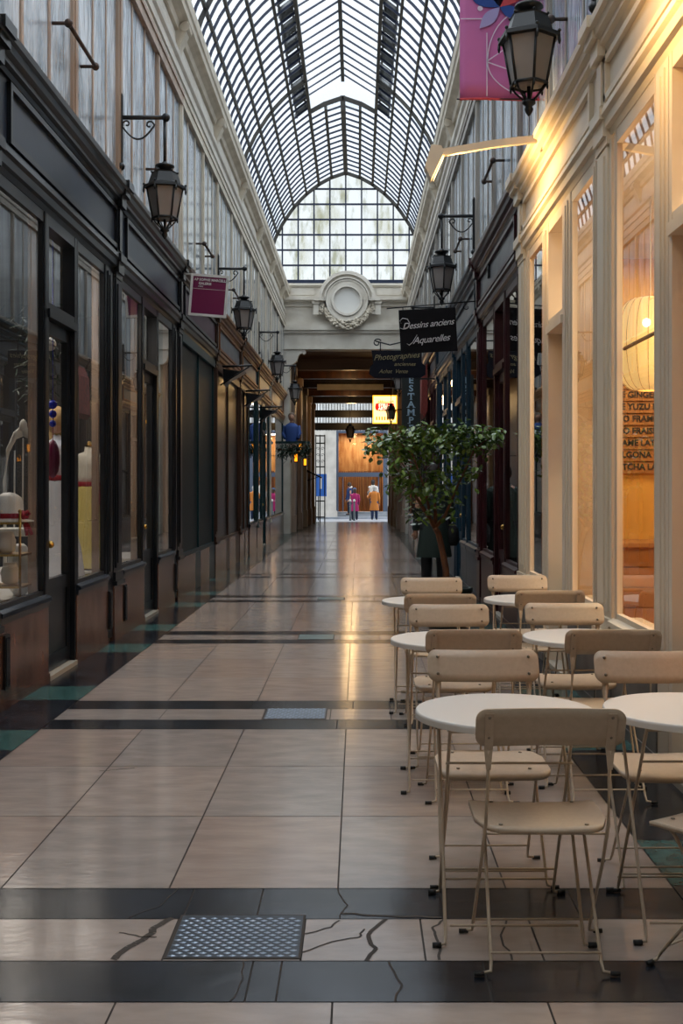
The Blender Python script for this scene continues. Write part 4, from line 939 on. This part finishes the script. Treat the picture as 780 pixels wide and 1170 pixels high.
def person(label, loc, rz, H, coat, trouser, hair, shoe='#15151a', hem=.50, arm_l=None, arm_r=None, stride=.0, hat=None, hood=None, bag=None, bagside=0, group=None, name='person'):
    k = H/1.72; t = thing(name, label, 'person', loc, rz, group); t.scale = (k,k,k)
    # joints: figure faces +Y (away from the camera)
    AL = arm_l or [(-.20,0,1.40),(-.25,.02,1.13),(-.24,.10,.90),(-.235,.13,.82)]
    AR = arm_r or [(.20,0,1.40),(.25,.02,1.13),(.24,.10,.90),(.235,.13,.82)]
    V = [(0,0,.95),(0,-.005,1.12),(0,0,1.33),(0,0,1.46),(0,.015,1.55),(0,.03,1.66),
         (-.10,0,.90),(-.105,stride*.5+.01,.49),(-.105,stride-.01,.09),(-.115,stride+.13,.035),
         (.10,0,.90),(.105,-stride*.5+.01,.49),(.105,-stride-.01,.09),(.115,-stride+.13,.035)]+AL+AR
    E = [(0,1),(1,2),(2,3),(3,4),(4,5),(0,6),(6,7),(7,8),(8,9),(0,10),(10,11),(11,12),(12,13),(3,14),(14,15),(15,16),(16,17),(3,18),(18,19),(19,20),(20,21)]
    Rr = [(.15,.11),(.14,.10),(.16,.11),(.10,.08),.05,(.085,.10),.085,.058,.045,.035,.085,.058,.045,.035,.06,.045,.033,.03,.06,.045,.033,.03]
    b = skin_mesh(V, E, Rr, 1); b.materials.clear(); b.materials.append(SKIN); o = obj('body', b, SKIN, t)
    # face
    f = M(); f.ttube([(0,.115,1.67),(0,.14,1.64),(0,.118,1.63)],[.008,.013,.01],6); obj('nose', f, SKIN, t)
    f = M()
    for s in (-1,1): f.ball((s*.032,.108,1.672),.011,8,6)
    obj('eye', f, cm('#2a2320'), t)
    f = M(); f.tube([(-.025,.108,1.60),(0,.116,1.598),(.025,.108,1.60)],.006,6); obj('mouth', f, cm('#8a4c45'), t)
    f = M()
    for s in (-1,1): f.ball((s*.092,.02,1.65),.026,8,6,0,.45,.8,1.2)
    obj('ear', f, SKIN, t)
    # hands: palm, four fingers, thumb
    for A in (AL,AR):
        a = Vector(A[2]); h = Vector(A[3]); d = (h-a).normalized(); s = d.cross(Vector((0,1,0))); s = s.normalized() if s.length > .1 else Vector((1,0,0)); n = s.cross(d)
        q = M(); q.ttube([h-d*.02,h+d*.03,h+d*.075],[.024,.034,.03],8)
        for i, L in enumerate((.062,.072,.068,.05)):
            o0 = h+d*.07+s*(-.024+.016*i); q.ttube([o0,o0+d*L*.5+n*.006,o0+d*L*.85+n*.024],[.0085,.008,.006],6)
        o0 = h+d*.02+s*-.03; q.ttube([o0,o0+d*.03-s*.02+n*.01,o0+d*.06-s*.022+n*.02],[.011,.01,.007],6)
        obj('hand', q, SKIN, t)
    # trousers and shoes
    m = M()
    for s, st in ((-1,stride),(1,-stride)):
        m.ttube([(s*.09,0,.98),(s*.10,0,.86),(s*.105,st*.5,.5),(s*.105,st-.01,.08)],[.125,.115,.085,.07],12)
    obj('trousers', m, cm(trouser), t)
    for s, st in ((-1,stride),(1,-stride)):
        m = M(); m.ttube([(s*.108,st-.06,.045),(s*.11,st-.03,.055),(s*.113,st+.06,.048),(s*.118,st+.17,.033)],[.035,.05,.045,.028],10); obj('shoe', m, cm(shoe,.5), t)
    # coat: body, sleeves, collar
    m = M(); fl_ = .03 if hem < .7 else 0
    for (z, rx, ry), (z2, rx2, ry2) in (): pass
    prof_ = [(hem,.225+fl_,.165+fl_),(hem+.02,.23+fl_,.17+fl_),(.80,.215,.16),(.95,.205,.155),(1.12,.195,.145),(1.30,.215,.15),(1.42,.20,.13),(1.48,.12,.10),(1.53,.085,.085)]
    n = 20; vs = [(rx*math.cos(2*PI*i/n), ry*math.sin(2*PI*i/n)+(.006*math.sin(5*2*PI*i/n) if z < .9 else 0), z) for z, rx, ry in prof_ for i in range(n)]
    fs = [(r*n+i, r*n+(i+1)%n, (r+1)*n+(i+1)%n, (r+1)*n+i) for r in range(len(prof_)-1) for i in range(n)]
    m.add(vs, fs, 0, True)
    for A in (AL,AR):
        P = [Vector(p) for p in A]; m.ttube([P[0]*.0+Vector((P[0].x*.7,P[0].y,1.42)),P[0],P[1],P[2],P[2]+(P[3]-P[2])*.5],[.075,.085,.072,.058,.056],10)
    obj('coat', m, cm(coat), t)
    if hat:
        m = M(); m.lathe([(.112,1.685),(.118,1.70),(.114,1.75),(.085,1.80),(.04,1.82),(.001,1.822)],(0,.02,0),14,0,.92,1.05); m.lathe([(.116,1.675),(.122,1.68),(.122,1.715),(.115,1.72)],(0,.02,0),14,0,.92,1.05); obj('hat', m, cm(hat), t)
    m = M(); m.ball((0,.0,1.685),.118,14,9,0,.93,1.02,1.1); m.ball((0,-.055,1.60),.085,10,7,0,1,.7,1.3)
    if hair != '#none': obj('hair', m, cm(hair), t)
    if hood:
        m = M(); m.ttube([(-.13,.02,1.50),(-.10,-.09,1.53),(0,-.13,1.54),(.10,-.09,1.53),(.13,.02,1.50)],[.03,.05,.06,.05,.03],10); obj('scarf', m, cm(hood), t)
    if bag == 'backpack':
        m = M(); m.ttube([(0,-.22,1.0),(0,-.24,1.1),(0,-.24,1.3),(0,-.21,1.42)],[.10,.15,.15,.09],12); obj('backpack', m, cm('#1b2a44'), t)
    elif bag:
        m = M(); x = bagside; m.ttube([(x,.0,.62),(x,.0,.68),(x,.0,.86),(x,.0,.94)],[.08,.12,.11,.05],12); m.tube([(x*.95,0,.93),(x*.9,.02,1.2),(x*.75,0,1.47)],.012,6); obj('bag', m, cm(bag), t)
    return t
zs = -.30
person('person in a magenta coat and blue hat walking away past the bollards', (W(405,0,58).x,58,zs), .15, 1.55, '#a3195f','#20263a','#4a3a30',hat='#2a5a86',stride=.08,group='people in the far street')
person('person in an orange-brown coat with grey hair walking away, one hand raised', (W(427.5,0,58.3).x,58.3,zs), -.1, 1.66, '#c0742a','#1d2f52','#a9a6a0',arm_l=[(-.20,0,1.40),(-.30,.06,1.18),(-.36,.24,1.20),(-.38,.32,1.24)],stride=-.06,group='people in the far street')
person('person in a dark blue jacket with a backpack, in front of the far doors', (W(399,0,62).x,62,zs+.15), PI*.6, 1.70, '#1e3566','#1a2238','#3a2a20',hem=.85,bag='backpack',hood='#c9c4bc',group='people in the far street')
person('person in a pale jacket and dark hat beyond the orange coat', (W(426,0,62.4).x,62.4,zs+.3), 0, 1.68, '#c8c2ba','#2a2c34','#2a2320',hem=.85,hat='#191c2c',group='people in the far street')
person('person in a long dark green coat, black bag, half hidden by the potted tree', (1.04,15.6,0), .25, 1.63, '#22302a','#0e0f12','#241a16',hem=.46,bag='#0c0c0e',bagside=.26,stride=.05)
# display figure with blue jacket on a shelf, fir garland below
p = W(333,502,30.5)
t = thing('display_figure', 'half figure in a blue jacket standing on the garlanded shelf high on the left', 'mannequin', (p.x,30.5,p.z-.06))
m = M(); n = 16; pr = [(0,.16,.11),(.2,.17,.12),(.38,.2,.13),(.45,.15,.11),(.5,.07,.07)]
m.add([(rx*math.cos(2*PI*i/n),ry*math.sin(2*PI*i/n),z) for z,rx,ry in pr for i in range(n)],[(r*n+i,r*n+(i+1)%n,(r+1)*n+(i+1)%n,(r+1)*n+i) for r in range(4) for i in range(n)],0,True)
for s in (-1,1): m.ttube([(s*.17,0,.42),(s*.22,0,.22),(s*.17,-.1,.08)],[.06,.055,.045],8)
obj('jacket', m, cm('#33508f'), t)
m = M(); m.ttube([(0,0,.48),(0,-.005,.56)],[.05,.05],8); m.ball((0,-.01,.65),.1,12,8,0,.85,.95,1.15); m.ball((0,-.11,.64),.018,6,4); obj('head', m, SKIN, t)
m = M(); m.ball((0,.015,.685),.105,12,8,0,.9,1,1); obj('hair', m, cm('#6a5a4c'), t)
m = M(); m.box(-.42,.5,-.25,.25,-.06,0); obj('shelf', m, MT['tealpaint'], t)
gl = M(); lf = gl; cpos = W(336,511,30.05)
t = thing('fir_garland', 'dark green fir garland along the shelf under the blue jacketed figure', 'garland', cpos)
for i in range(700):
    leaf(Vector((rp.uniform(-.42,.42),rp.gauss(0,.13),rp.gauss(-.07,.09))), rp.uniform(.09,.16), .016)
obj('needles', gl, mat('fir_green','#12301f',.6), t, fix=False)
m = M(); m.tube([(-.45,0,-.05),(0,0,-.09),(.45,0,-.05)],.02); obj('garland_core', m, MT['bark'], t)
for px, py, Y, l in ((338,523,31,'small amber lantern lowest under the fir garland'),(343.5,512,31.6,'small amber lantern highest beside the fir garland'),(348.5,528,36,'small amber lantern just inside the far opening on the left')):
    p = W(px,py,Y); t = thing('amber_lantern', l, 'lantern', p, 0, 'small amber lanterns on the far left')
    m = M(); m.box(-.04,.04,-.04,.04,-.11,.11); obj('lit_glass', m, emat('amber_glow_%d'%px,'#ff9a18',2.2), t)
    m = M()
    for z in (-.12,.11): m.box(-.05,.05,-.05,.05,z-.012,z+.02)
    for a in (-1,1):
        for b_ in (-1,1): m.box(a*.045-.006,a*.045+.006,b_*.045-.006,b_*.045+.006,-.12,.12)
    m.tube([(0,0,.12),(0,0,.2),(-.28,0,.2)],.008); obj('lantern_frame', m, MT['iron'], t)
# ---------------------------------------------------------------- dress shop displays (behind the left windows)
DX = XL-.5
def dress_form(label, loc, cloth, top, belt, H=1.3, hem=.02, wide=.34, hair=None):
    t = thing('dress_form', label, 'mannequin', loc, 0, 'dressed mannequins in the black shopfront')
    z = lambda u: u*H
    m = M(); n = 28; pr = [(hem,wide),(z(.2),wide*.86),(z(.45),wide*.5),(z(.6),.13),(z(.64),.115)]
    vs = [((r+.012*math.sin(9*2*PI*i/n)*(1-k/5))*math.cos(2*PI*i/n),(r+.012*math.sin(9*2*PI*i/n)*(1-k/5))*math.sin(2*PI*i/n),zz) for k,(zz,r) in enumerate(pr) for i in range(n)]
    m.add(vs,[(r*n+i,r*n+(i+1)%n,(r+1)*n+(i+1)%n,(r+1)*n+i) for r in range(4) for i in range(n)],0,True); obj('skirt', m, cm(cloth), t)
    m = M(); m.lathe([(.115,z(.63)),(.125,z(.7)),(.15,z(.78)),(.16,z(.83)),(.12,z(.87)),(.05,z(.89)),(.045,z(.93))],(0,0,0),16,0,1,.75); obj('bodice', m, cm(top), t)
    m = M(); m.lathe([(.12,z(.625)),(.126,z(.63)),(.126,z(.655)),(.12,z(.66))],(0,0,0),18); m.tube([(.1,-.07,z(.63)),(.13,-.1,z(.5)),(.17,-.13,z(.4))],.012); obj('ribbon_belt', m, cm(belt), t)
    for s in (-1,1): pass
    if hair:
        m = M(); m.ball((0,0,z(1.0)),.095,12,8,0,.9,1,1.15); obj('head', m, SKIN, t)
        m = M(); m.ball((0,.01,z(1.01)),.108,12,8,0,.95,1,1.15); m.ttube([(0,.03,z(1.0)),(0,.06,z(.88)),(0,.05,z(.72))],[.09,.085,.05],10); obj('hair', m, cm(hair), t)
    else:
        m = M(); m.lathe([(.045,z(.93)),(.03,z(.95)),(.012,z(.97))],(0,0,0),12); obj('neck_cap', m, MT['brass'], t)
    m = M(); m.tube([(0,0,0),(0,0,z(.3))],.015); m.lathe([(.16,0),(.16,.015),(.02,.03)],(0,0,0),16); obj('stand', m, MT['brass'], t)
    return t
dress_form('mannequin in a cream-yellow dress with red ribbon, behind the far pane of the black shopfront', (XL-.39,11.1,.6), '#cdbb70','#d8d2c4','#8f1f2a',1.28,wide=.27)
dress_form('long-haired mannequin in a white dress with red belt, behind the black shop door', (XL-.37,9.85,.6), '#c9ccd6','#bfc3cf','#8f1f2a',1.36,wide=.22,hair='#a98a5e')
t = thing('display_chair', 'white carved chair with a tall arched back inside the nearest shop window', 'chair', (XL-.40,8.80,.6)); t.scale = (.55,.6,1)
m = M()
for a in ((-.25,.2),(.25,.2),(-.27,-.2),(.27,-.2)): 
    q = M(); q.ttube([(a[0],a[1],0),(a[0]*1.0,a[1],.2),(a[0]*.95,a[1],.42)],[.018,.03,.026],8); obj('leg', q, MT['white'], t)
m.box(-.29,.29,-.24,.24,.42,.48); obj('seat', m, MT['white'], t, .01)
q = M()
for s in (-1,1): q.ttube([(s*.25,.2,.45),(s*.26,.22,.85),(s*.22,.23,1.08),(s*.12,.235,1.2),(0,.235,1.24)],[.025,.024,.028,.035,.045],8)
q.ball((0,.235,1.27),.06,8,6); obj('backrest', q, MT['white'], t)
for x in (-.12,0,.12): q = M(); q.tube([(x,.2,.48),(x,.225,1.18-abs(x)*.8)],.012); obj('spindle', q, MT['white'], t)
t = thing('brass_shelf_stand', 'brass shelf stand with three small shelves at the nearest window', 'shelf', (XL-.21,7.95,.6))
m = M()
for a in (-1,1):
    for b_ in (-1,1): m.tube([(a*.12,b_*.14,0),(a*.12,b_*.14,.62)],.009); m.ball((a*.12,b_*.14,.63),.014,8,6)
obj('frame', m, MT['brass'], t)
for z in (.1,.32,.54): m = M(); m.box(-.125,.125,-.145,.145,z,z+.014); obj('shelf_board', m, MT['brass'], t)
t = thing('display_hat', 'white domed hat with a red bow on top of the brass shelf stand', 'hat', (XL-.21,7.95,1.155))
m = M(); m.lathe([(.17,0),(.17,.01),(.10,.02),(.10,.12),(.085,.17),(.04,.2),(.001,.205)],(0,0,0),20); obj('crown', m, MT['white'], t)
m = M(); m.lathe([(.104,.025),(.106,.03),(.106,.055),(.104,.06)],(0,0,0),20)
for s in (-1,1): m.ttube([(.1,-.02,.04),(.12,-.02+s*.05,.07),(.125,-.02+s*.09,.05),(.12,-.02+s*.05,.03),(.1,-.02,.04)],[.008,.014,.012,.012,.008],6); m.ttube([(.1,-.02,.04),(.13,-.02+s*.03,-.03),(.15,-.02+s*.06,-.09)],[.008,.014,.012],6)
obj('red_bow', m, cm('#a01830'), t)
for z, dy, l in ((.34,-.05,'small white jar on the middle brass shelf'),(.12,.03,'small white jar on the lowest brass shelf')):
    m = M(); m.lathe([(.03,0),(.06,.02),(.065,.09),(.045,.14),(.05,.15)],(XL-.21,7.95+dy,.6+z-.004),14); tag(obj('white_jar', m, MT['white']), l, 'jar', 'white jars in the shop window')
m = M(); m.lathe([(.04,0),(.075,.05),(.095,.17),(.085,.28),(.05,.36),(.03,.38)],(XL-.26,8.38,.6),18); tag(obj('white_vase', m, MT['white']), 'white egg-shaped vase on the display platform at the nearest window', 'vase')
m = M(); z0 = 2.05
for i in range(3): m.ball((XL-.19,9.02,z0-.075*i),.036-.004*i,10,7)
m.tube([(XL-.19,9.02,z0+.04),(XL-.19,9.02,3.36)],.003,5); tag(obj('hanging_ornament', m, mat('blue_glass_ornament','#1b36c9',.15)), 'bright blue ornament hanging inside the black shop door', 'ornament')
m = M(); m.ball((XL-.2,9.06,1.62),.07,10,7,0,.8,.8,2.2); m.tube([(XL-.2,9.06,1.77),(XL-.2,9.06,3.36)],.003,5); tag(obj('hanging_ornament', m, mat('magenta_ornament','#7d1245',.4)), 'magenta drop ornament hanging below the blue one', 'ornament')
gl = M(); lf = gl
t = thing('fir_swag', 'dark fir swag with a white bauble hanging inside the black shop door', 'garland', (XL-.36,9.25,2.55))
for i in range(420): leaf(Vector((rp.gauss(0,.09),rp.gauss(0,.10),rp.uniform(-.42,.32))), rp.uniform(.06,.12), .008)
obj('needles', gl, bpy.data.materials['fir_green'], t, fix=False); m = M(); m.ball((.1,-.06,.0),.055,12,8); obj('bauble', m, MT['white'], t)
m = M(); m.tube([(0,0,-.4),(0,0,.86)],.006); obj('cord', m, MT['bark'], t)
# ---------------------------------------------------------------- cafe interior
p = Vector((2.055,8.0,2.40))
t = thing('paper_lantern', 'tall ribbed paper lantern glowing in the cafe window', 'pendant lamp', p)
m = M(); pr = [(.03,.33)]+[(.255*math.cos(a)**.75,.33*math.sin(a)) for a in [PI/2*(1-i/9)*.94 for i in range(19)]]
pr = [(.085,.325)]+[(.085+.165*math.sin(PI*i/16)**.8, .325*math.cos(PI*i/16)) for i in range(1,16)]+[(.085,-.325)]
n = 48; vs = []; fs = []
for r, z in pr:
    for i in range(n): a = 2*PI*i/n; q = r*(1+.012*abs(math.sin(a*10))); vs.append((q*math.cos(a),q*math.sin(a),z))
for k in range(len(pr)-1):
    for i in range(n): fs.append((k*n+i,k*n+(i+1)%n,(k+1)*n+(i+1)%n,(k+1)*n+i))
m.add(vs,fs,0,True); obj('paper_shade', m, emat('glowing_paper','#ffd988',.78), t, fix=False)
for k in range(20):
    a = 2*PI*k/20; m = M(); m.tube([((r+.004)*math.cos(a),(r+.004)*math.sin(a),z) for r,z in pr],.0018,4); obj('rib', m, cm('#b98a45'), t)
m = M(); m.tube([(0,0,.32),(0,0,3.44-p.z)],.005,6); obj('cord', m, MT['white'], t)
m = M(); m.ball((-.085,-.228,.12),.03,10,8,0,1,.5,1); obj('bulb_glow', m, emat('bulb_glow','#fff3d0',4), t)
MENU = ['HOT LATTE','ICED LATTE','THE GINGEMBRE','THE YUZU MIEL','LIMO FRAMBOISE','LIMO FRAISE','SESAME LATTE','DALGONA LATTE','MATCHA LATTE']
for i, s in enumerate(MENU):
    z = 1.575+.1075*(8-i); t = thing('menu_board', 'honey wood menu strip lettered %s on the cafe wall'%s.title(), 'menu board', (2.72,10.19,z), 0, 'menu strips on the cafe wall')
    m = M(); m.box(-.5,.5,-.02,.01,-.047,.045); m.box(-.5,.5,-.035,.01,-.055,-.044); obj('board', m, MT['cafewood'], t)
    text(s, .075, MT['lettblack'], t, -.47, .0, y=-.024, align='LEFT', bold=.002)
t = thing('cafe_counter', 'honey wood counter along the end wall of the cafe', 'counter', (2.7,9.8,.03))
m = M()
for k in range(5): m.box(-.75,.75,-.25,-.23,.02+.17*k,.18+.17*k)
m.box(-.75,.75,-.23,.38,.0,.86); obj('front', m, MT['cafewood'], t)
m = M(); m.box(-.8,.8,-.3,.38,.86,.9); obj('worktop', m, MT['cafewood'], t, .005)
for i, (z, hh) in enumerate(((2.05,.42),(1.5,.34))):
    t = thing('framed_poster', ('upper','lower')[i]+' dark blue poster inside the cafe, behind the narrow window by the red shop', 'poster', (1.86,10.19,z), 0, 'posters on the cafe wall')
    m = M(); m.box(-.09,.09,-.012,.01,-hh*.6,hh*.6); obj('sheet', m, mat('poster_blue_%d'%i,'#2c3a52',.5), t); m = M(); m.box(-.03,.0,-.015,-.011,-hh*.35,hh*.4); obj('printed_stripe', m, MT['white'], t)
m = M(); m.tube([(1.66,6.9+.2,2.26),(1.66,5.6,2.26)],.012,8); tag(obj('reflection_rod', m, MT['brownpaint']), 'thin brown rod standing in for a reflected line across the cafe window', 'reflected line')  # rod added to stand in for a door-frame reflection on the glass
t = thing('cafe_stool', 'wooden stool standing inside the cafe by the window', 'stool', (2.05,6.6,.03))
m = M(); m.lathe([(.001,.46),(.16,.46),(.165,.47),(.165,.49),(.15,.5),(.001,.5)],(0,0,0),24); obj('seat', m, MT['cafewood'], t)
for a in (.7,2.27,3.84,5.41): m = M(); m.ttube([(.16*math.cos(a),.16*math.sin(a),0),(.11*math.cos(a),.11*math.sin(a),.46)],[.014,.018],8); obj('leg', m, MT['cafewood'], t)
# ---------------------------------------------------------------- far street
m = M(); m.box(-14,14,YS-.0,80,-.5,-.305); m.box(-14,14,59.6,60.2,-.305,-.2); m.box(-6,6,62.5,64,-.305,-.15); m.box(-6,6,63.2,64,-.15,0.0)
struct('street', m, mat('pale_pavement','#9aa0aa',.55,c2='#83898f',scale=2))
m = M(); m.box(-14,-1.35,64,64.4,-.3,12); m.box(1.55,14,64,64.4,-.3,12); m.box(-1.35,1.55,64,64.4,4.6,12); struct('wall_street', m, mat('pale_street_stone','#c9c5bd',.7,c2='#b4b0a8',scale=2))
t = thing('street_entrance', 'glazed shop entrance with timber lining across the far street', 'shopfront', (.1,64,0))
m = M(); m.box(-1.45,-1.2,-.2,.1,-.2,4.6); m.box(1.3,1.55,-.2,.1,-.2,4.6); m.box(-1.2,1.3,-.15,.1,1.95,2.2); m.box(-1.2,1.3,-.15,.1,4.4,4.6)
for x in (-.95,1.05): m.box(x-.03,x+.03,-.1,.1,-.1,1.95)
obj('frame', m, mat('blue_grey_frame','#4b5668',.4), t)
m = M(); m.quad((-1.2,-.03,2.2),(1.3,-.03,2.2),(1.3,-.03,4.4),(-1.2,-.03,4.4)); obj('transom_pane', m, MT['glass'], t, fix=False)
m = M()
for i in range(26): m.box(-1.2+.096*i,-1.2+.096*i+rnd.uniform(.05,.08),1.5+.12*(i%3),1.7+.12*(i%3),-.1,2.3)
obj('timber_slats', m, MT['orangewood'], t)
m = M(); m.box(-1.3,1.5,2.6,2.7,-.2,4.6); m.box(-1.3,1.5,.1,2.7,-.2,-.02); obj('timber_lining', m, mat('lit_timber','#c79a62',.5,c2='#a06a35',scale=2,stretch=(3,1,.6)), t)
m = M(); m.box(-1.35,-1.3,.1,2.7,-.2,4.6); m.box(1.5,1.55,.1,2.7,-.2,4.6); m.box(-1.35,1.55,.1,2.7,4.5,4.6); obj('side_lining', m, MT['cafewood'], t)
for i in range(1):
    m = M(); m.ball((.45,1.2,4.15),.1,10,8); m.tube([(.45,1.2,4.2),(.45,1.2,4.5)],.008); obj('lit_globe', m, emat('globe_%d'%i,'#ffdf9a',8), t)
m = M(); m.box(-1.62,-1.18,60.9,61.3,-.3,6.5); m.box(-1.68,-1.12,60.85,61.35,-.3,.1); m.box(-14,-1.62,61.0,61.2,-.3,6.5); struct('pillar_street', m, bpy.data.materials['pale_street_stone'])
t = thing('ribbed_awning', 'white ribbed canopy with two dark beams over the far street exit', 'canopy', (-.3,55.6,4.75))
m = M()
for i in range(26): m.box(-1.85+.14*i,-1.85+.14*i+.035,-.03,.03,-.62,.78)
obj('rib', m, MT['blackpaint'], t)
m = M(); m.quad((-1.9,.05,-.62),(1.8,.05,-.62),(1.8,.05,.78),(-1.9,.05,.78)); obj('ribbed_panel', m, roofglass('white_canopy_sheet',.4), t, fix=False)
for z in (.02,-.6): m = M(); m.box(-1.85,1.8,-.15,-.05,z-.0,z+.36); obj('beam', m, MT['blackpaint'], t)
t = thing('iron_gate', 'open black iron gate leaf with scrollwork on the left of the far exit', 'gate', (-1.98,53.2,zf(53.2)))
m = M(); 
for x in (0,.2,.42): m.box(x-.025,x+.025,-.025,.025,0,4.1)
for z in (.25,1.0,2.6,3.7,4.05): m.box(0,.42,-.02,.02,z-.03,z+.03)
obj('gate_frame', m, MT['iron'], t); m = M()
for z in (2.85,3.15,3.45):
    for s in (-1,1): m.tube([(.21+s*.1+a[0],0,z+a[2]) for a in spiral(0,0,.08,.02,0,6.5,14,s)],.012,5)
obj('scrollwork', m, MT['iron'], t)
p = W(367,554,57.5); t = thing('blue_panel_sign', 'blue poster panel standing beyond the black iron gate', 'sign', (p.x,57.5,p.z)); m = M(); m.box(-.3,.26,-.02,.02,-.58,.55); obj('panel', m, mat('poster_blue','#2a63b8',.5), t)
m = M(); m.box(-.1,.02,-.03,-.02,-.2,.35); obj('white_text_block', m, MT['white'], t); m = M(); m.tube([(-.15,0,-.55),(-.15,0,-.305-p.z)],.03); obj('post', m, MT['iron'], t)
t = thing('small_awning', 'small dark sloping awning in front of the iron gate on the left', 'awning', (-2.1,47,1.75)); m = M(); m.prism([(0,.35),(.6,.05),(.62,-.02),(.0,.25)],-.4,.4); obj('cloth', m, MT['blackpaint'], t); m = M(); m.tube([(0,0,-.1),(.5,0,.06)],.015); obj('strut', m, MT['iron'], t)
for px, l in ((400,'grey street bollard with a pale top, left of the pair'),(404.5,'grey street bollard with a pale top, in front of the magenta coat')):
    t = thing('street_bollard', l, 'bollard', (W(px,0,57).x,57,-.305), 0, 'street bollards at the far exit')
    m = M(); m.lathe([(.06,0),(.06,.05),(.045,.07),(.04,.95)],(0,0,0),14); obj('post', m, cm('#3c4a50',.4), t); m = M(); m.lathe([(.045,.95),(.06,.97),(.06,1.02),(.03,1.07),(.001,1.075)],(0,0,0),14); obj('cap', m, MT['white'], t)
# ---------------------------------------------------------------- light
w = bpy.data.worlds.new('sky'); scene.world = w; w.use_nodes = True; bg = w.node_tree.nodes['Background']; WN = w.node_tree.nodes; WL = w.node_tree.links
wc = WN.new('ShaderNodeTexCoord'); wsx = WN.new('ShaderNodeSeparateXYZ'); WL.new(wc.outputs['Generated'], wsx.inputs[0])
wr = WN.new('ShaderNodeValToRGB'); e = wr.color_ramp.elements       # overcast sky: brightest overhead
e[0].position = 0; e[0].color = (.235,.25,.26,1); e[1].position = 1; e[1].color = (.84,.88,.92,1)
for p_, c_ in ((.25,(.235,.25,.265,1)),(.42,(.25,.267,.285,1)),(.6,(.66,.71,.76,1))): q_ = e.new(p_); q_.color = c_
WL.new(wsx.outputs[2], wr.inputs[0]); WL.new(wr.outputs[0], bg.inputs[0]); bg.inputs[1].default_value = SKY
def light(kind, name, loc, energy, color, size=.3, rot=None, sy=None):
    l = bpy.data.lights.new(name, kind); l.energy = energy; l.color = color
    if kind == 'AREA':
        l.size = size
        if sy: l.shape = 'RECTANGLE'; l.size_y = sy
    else: l.shadow_soft_size = size
    o = bpy.data.objects.new(name, l); col.objects.link(o); o.location = loc
    if rot: o.rotation_euler = rot
    return o
WARM = (1,.62,.26); WARMIN = (1,.79,.5)
light('POINT','cafe_fill_light',(2.6,6.9,2.7),CAFE_W,WARMIN,.22)  # bare fill point added in the room, set apart from the paper lantern
light('AREA','cafe_ceiling_light',(2.9,5.2,3.4),CAFE_W*1.6,WARMIN,1.2)
light('AREA','cafe_ceiling_light',(2.7,9.0,3.4),CAFE_W*1.2,WARMIN,1.0)
light('AREA','dress_shop_fill',(XL-1.2,9.5,3.4),70,(1,.9,.78),1.5); light('AREA','dress_shop_fill',(XL-1.2,12.5,3.4),45,(1,.9,.78),1.2)  # fill areas added without fixtures to brighten the displays behind the glass
for y in (38.5,46,52): light('POINT','passage_ceiling_light',(-.3,y,4.9),32,WARM,.2)
light('AREA','entrance_light',(.1,65.4,4.4),110,(1,.82,.58),1.6)
# ---------------------------------------------------------------- camera
cd = bpy.data.cameras.new('camera'); cam = bpy.data.objects.new('camera', cd); col.objects.link(cam); scene.camera = cam
cam.location = (0,0,EYE); cam.rotation_euler = (PI/2,0,0); cd.sensor_fit = 'VERTICAL'; cd.sensor_height = 36; cd.sensor_width = 24
cd.lens = F_PX/1170*36; cd.shift_x = -(VX-390)/1170; cd.shift_y = -(585-VY)/1170; cd.clip_end = 300; cd.clip_start = .05
vs = scene.view_settings; vs.view_transform = 'Standard'; vs.look = 'None'; vs.gamma = 1; vs.use_curve_mapping = False; vs.exposure = EXPO
scene.cycles.use_denoising = True; scene.cycles.max_bounces = 8; scene.cycles.transparent_max_bounces = 16; scene.cycles.sample_clamp_indirect = 6
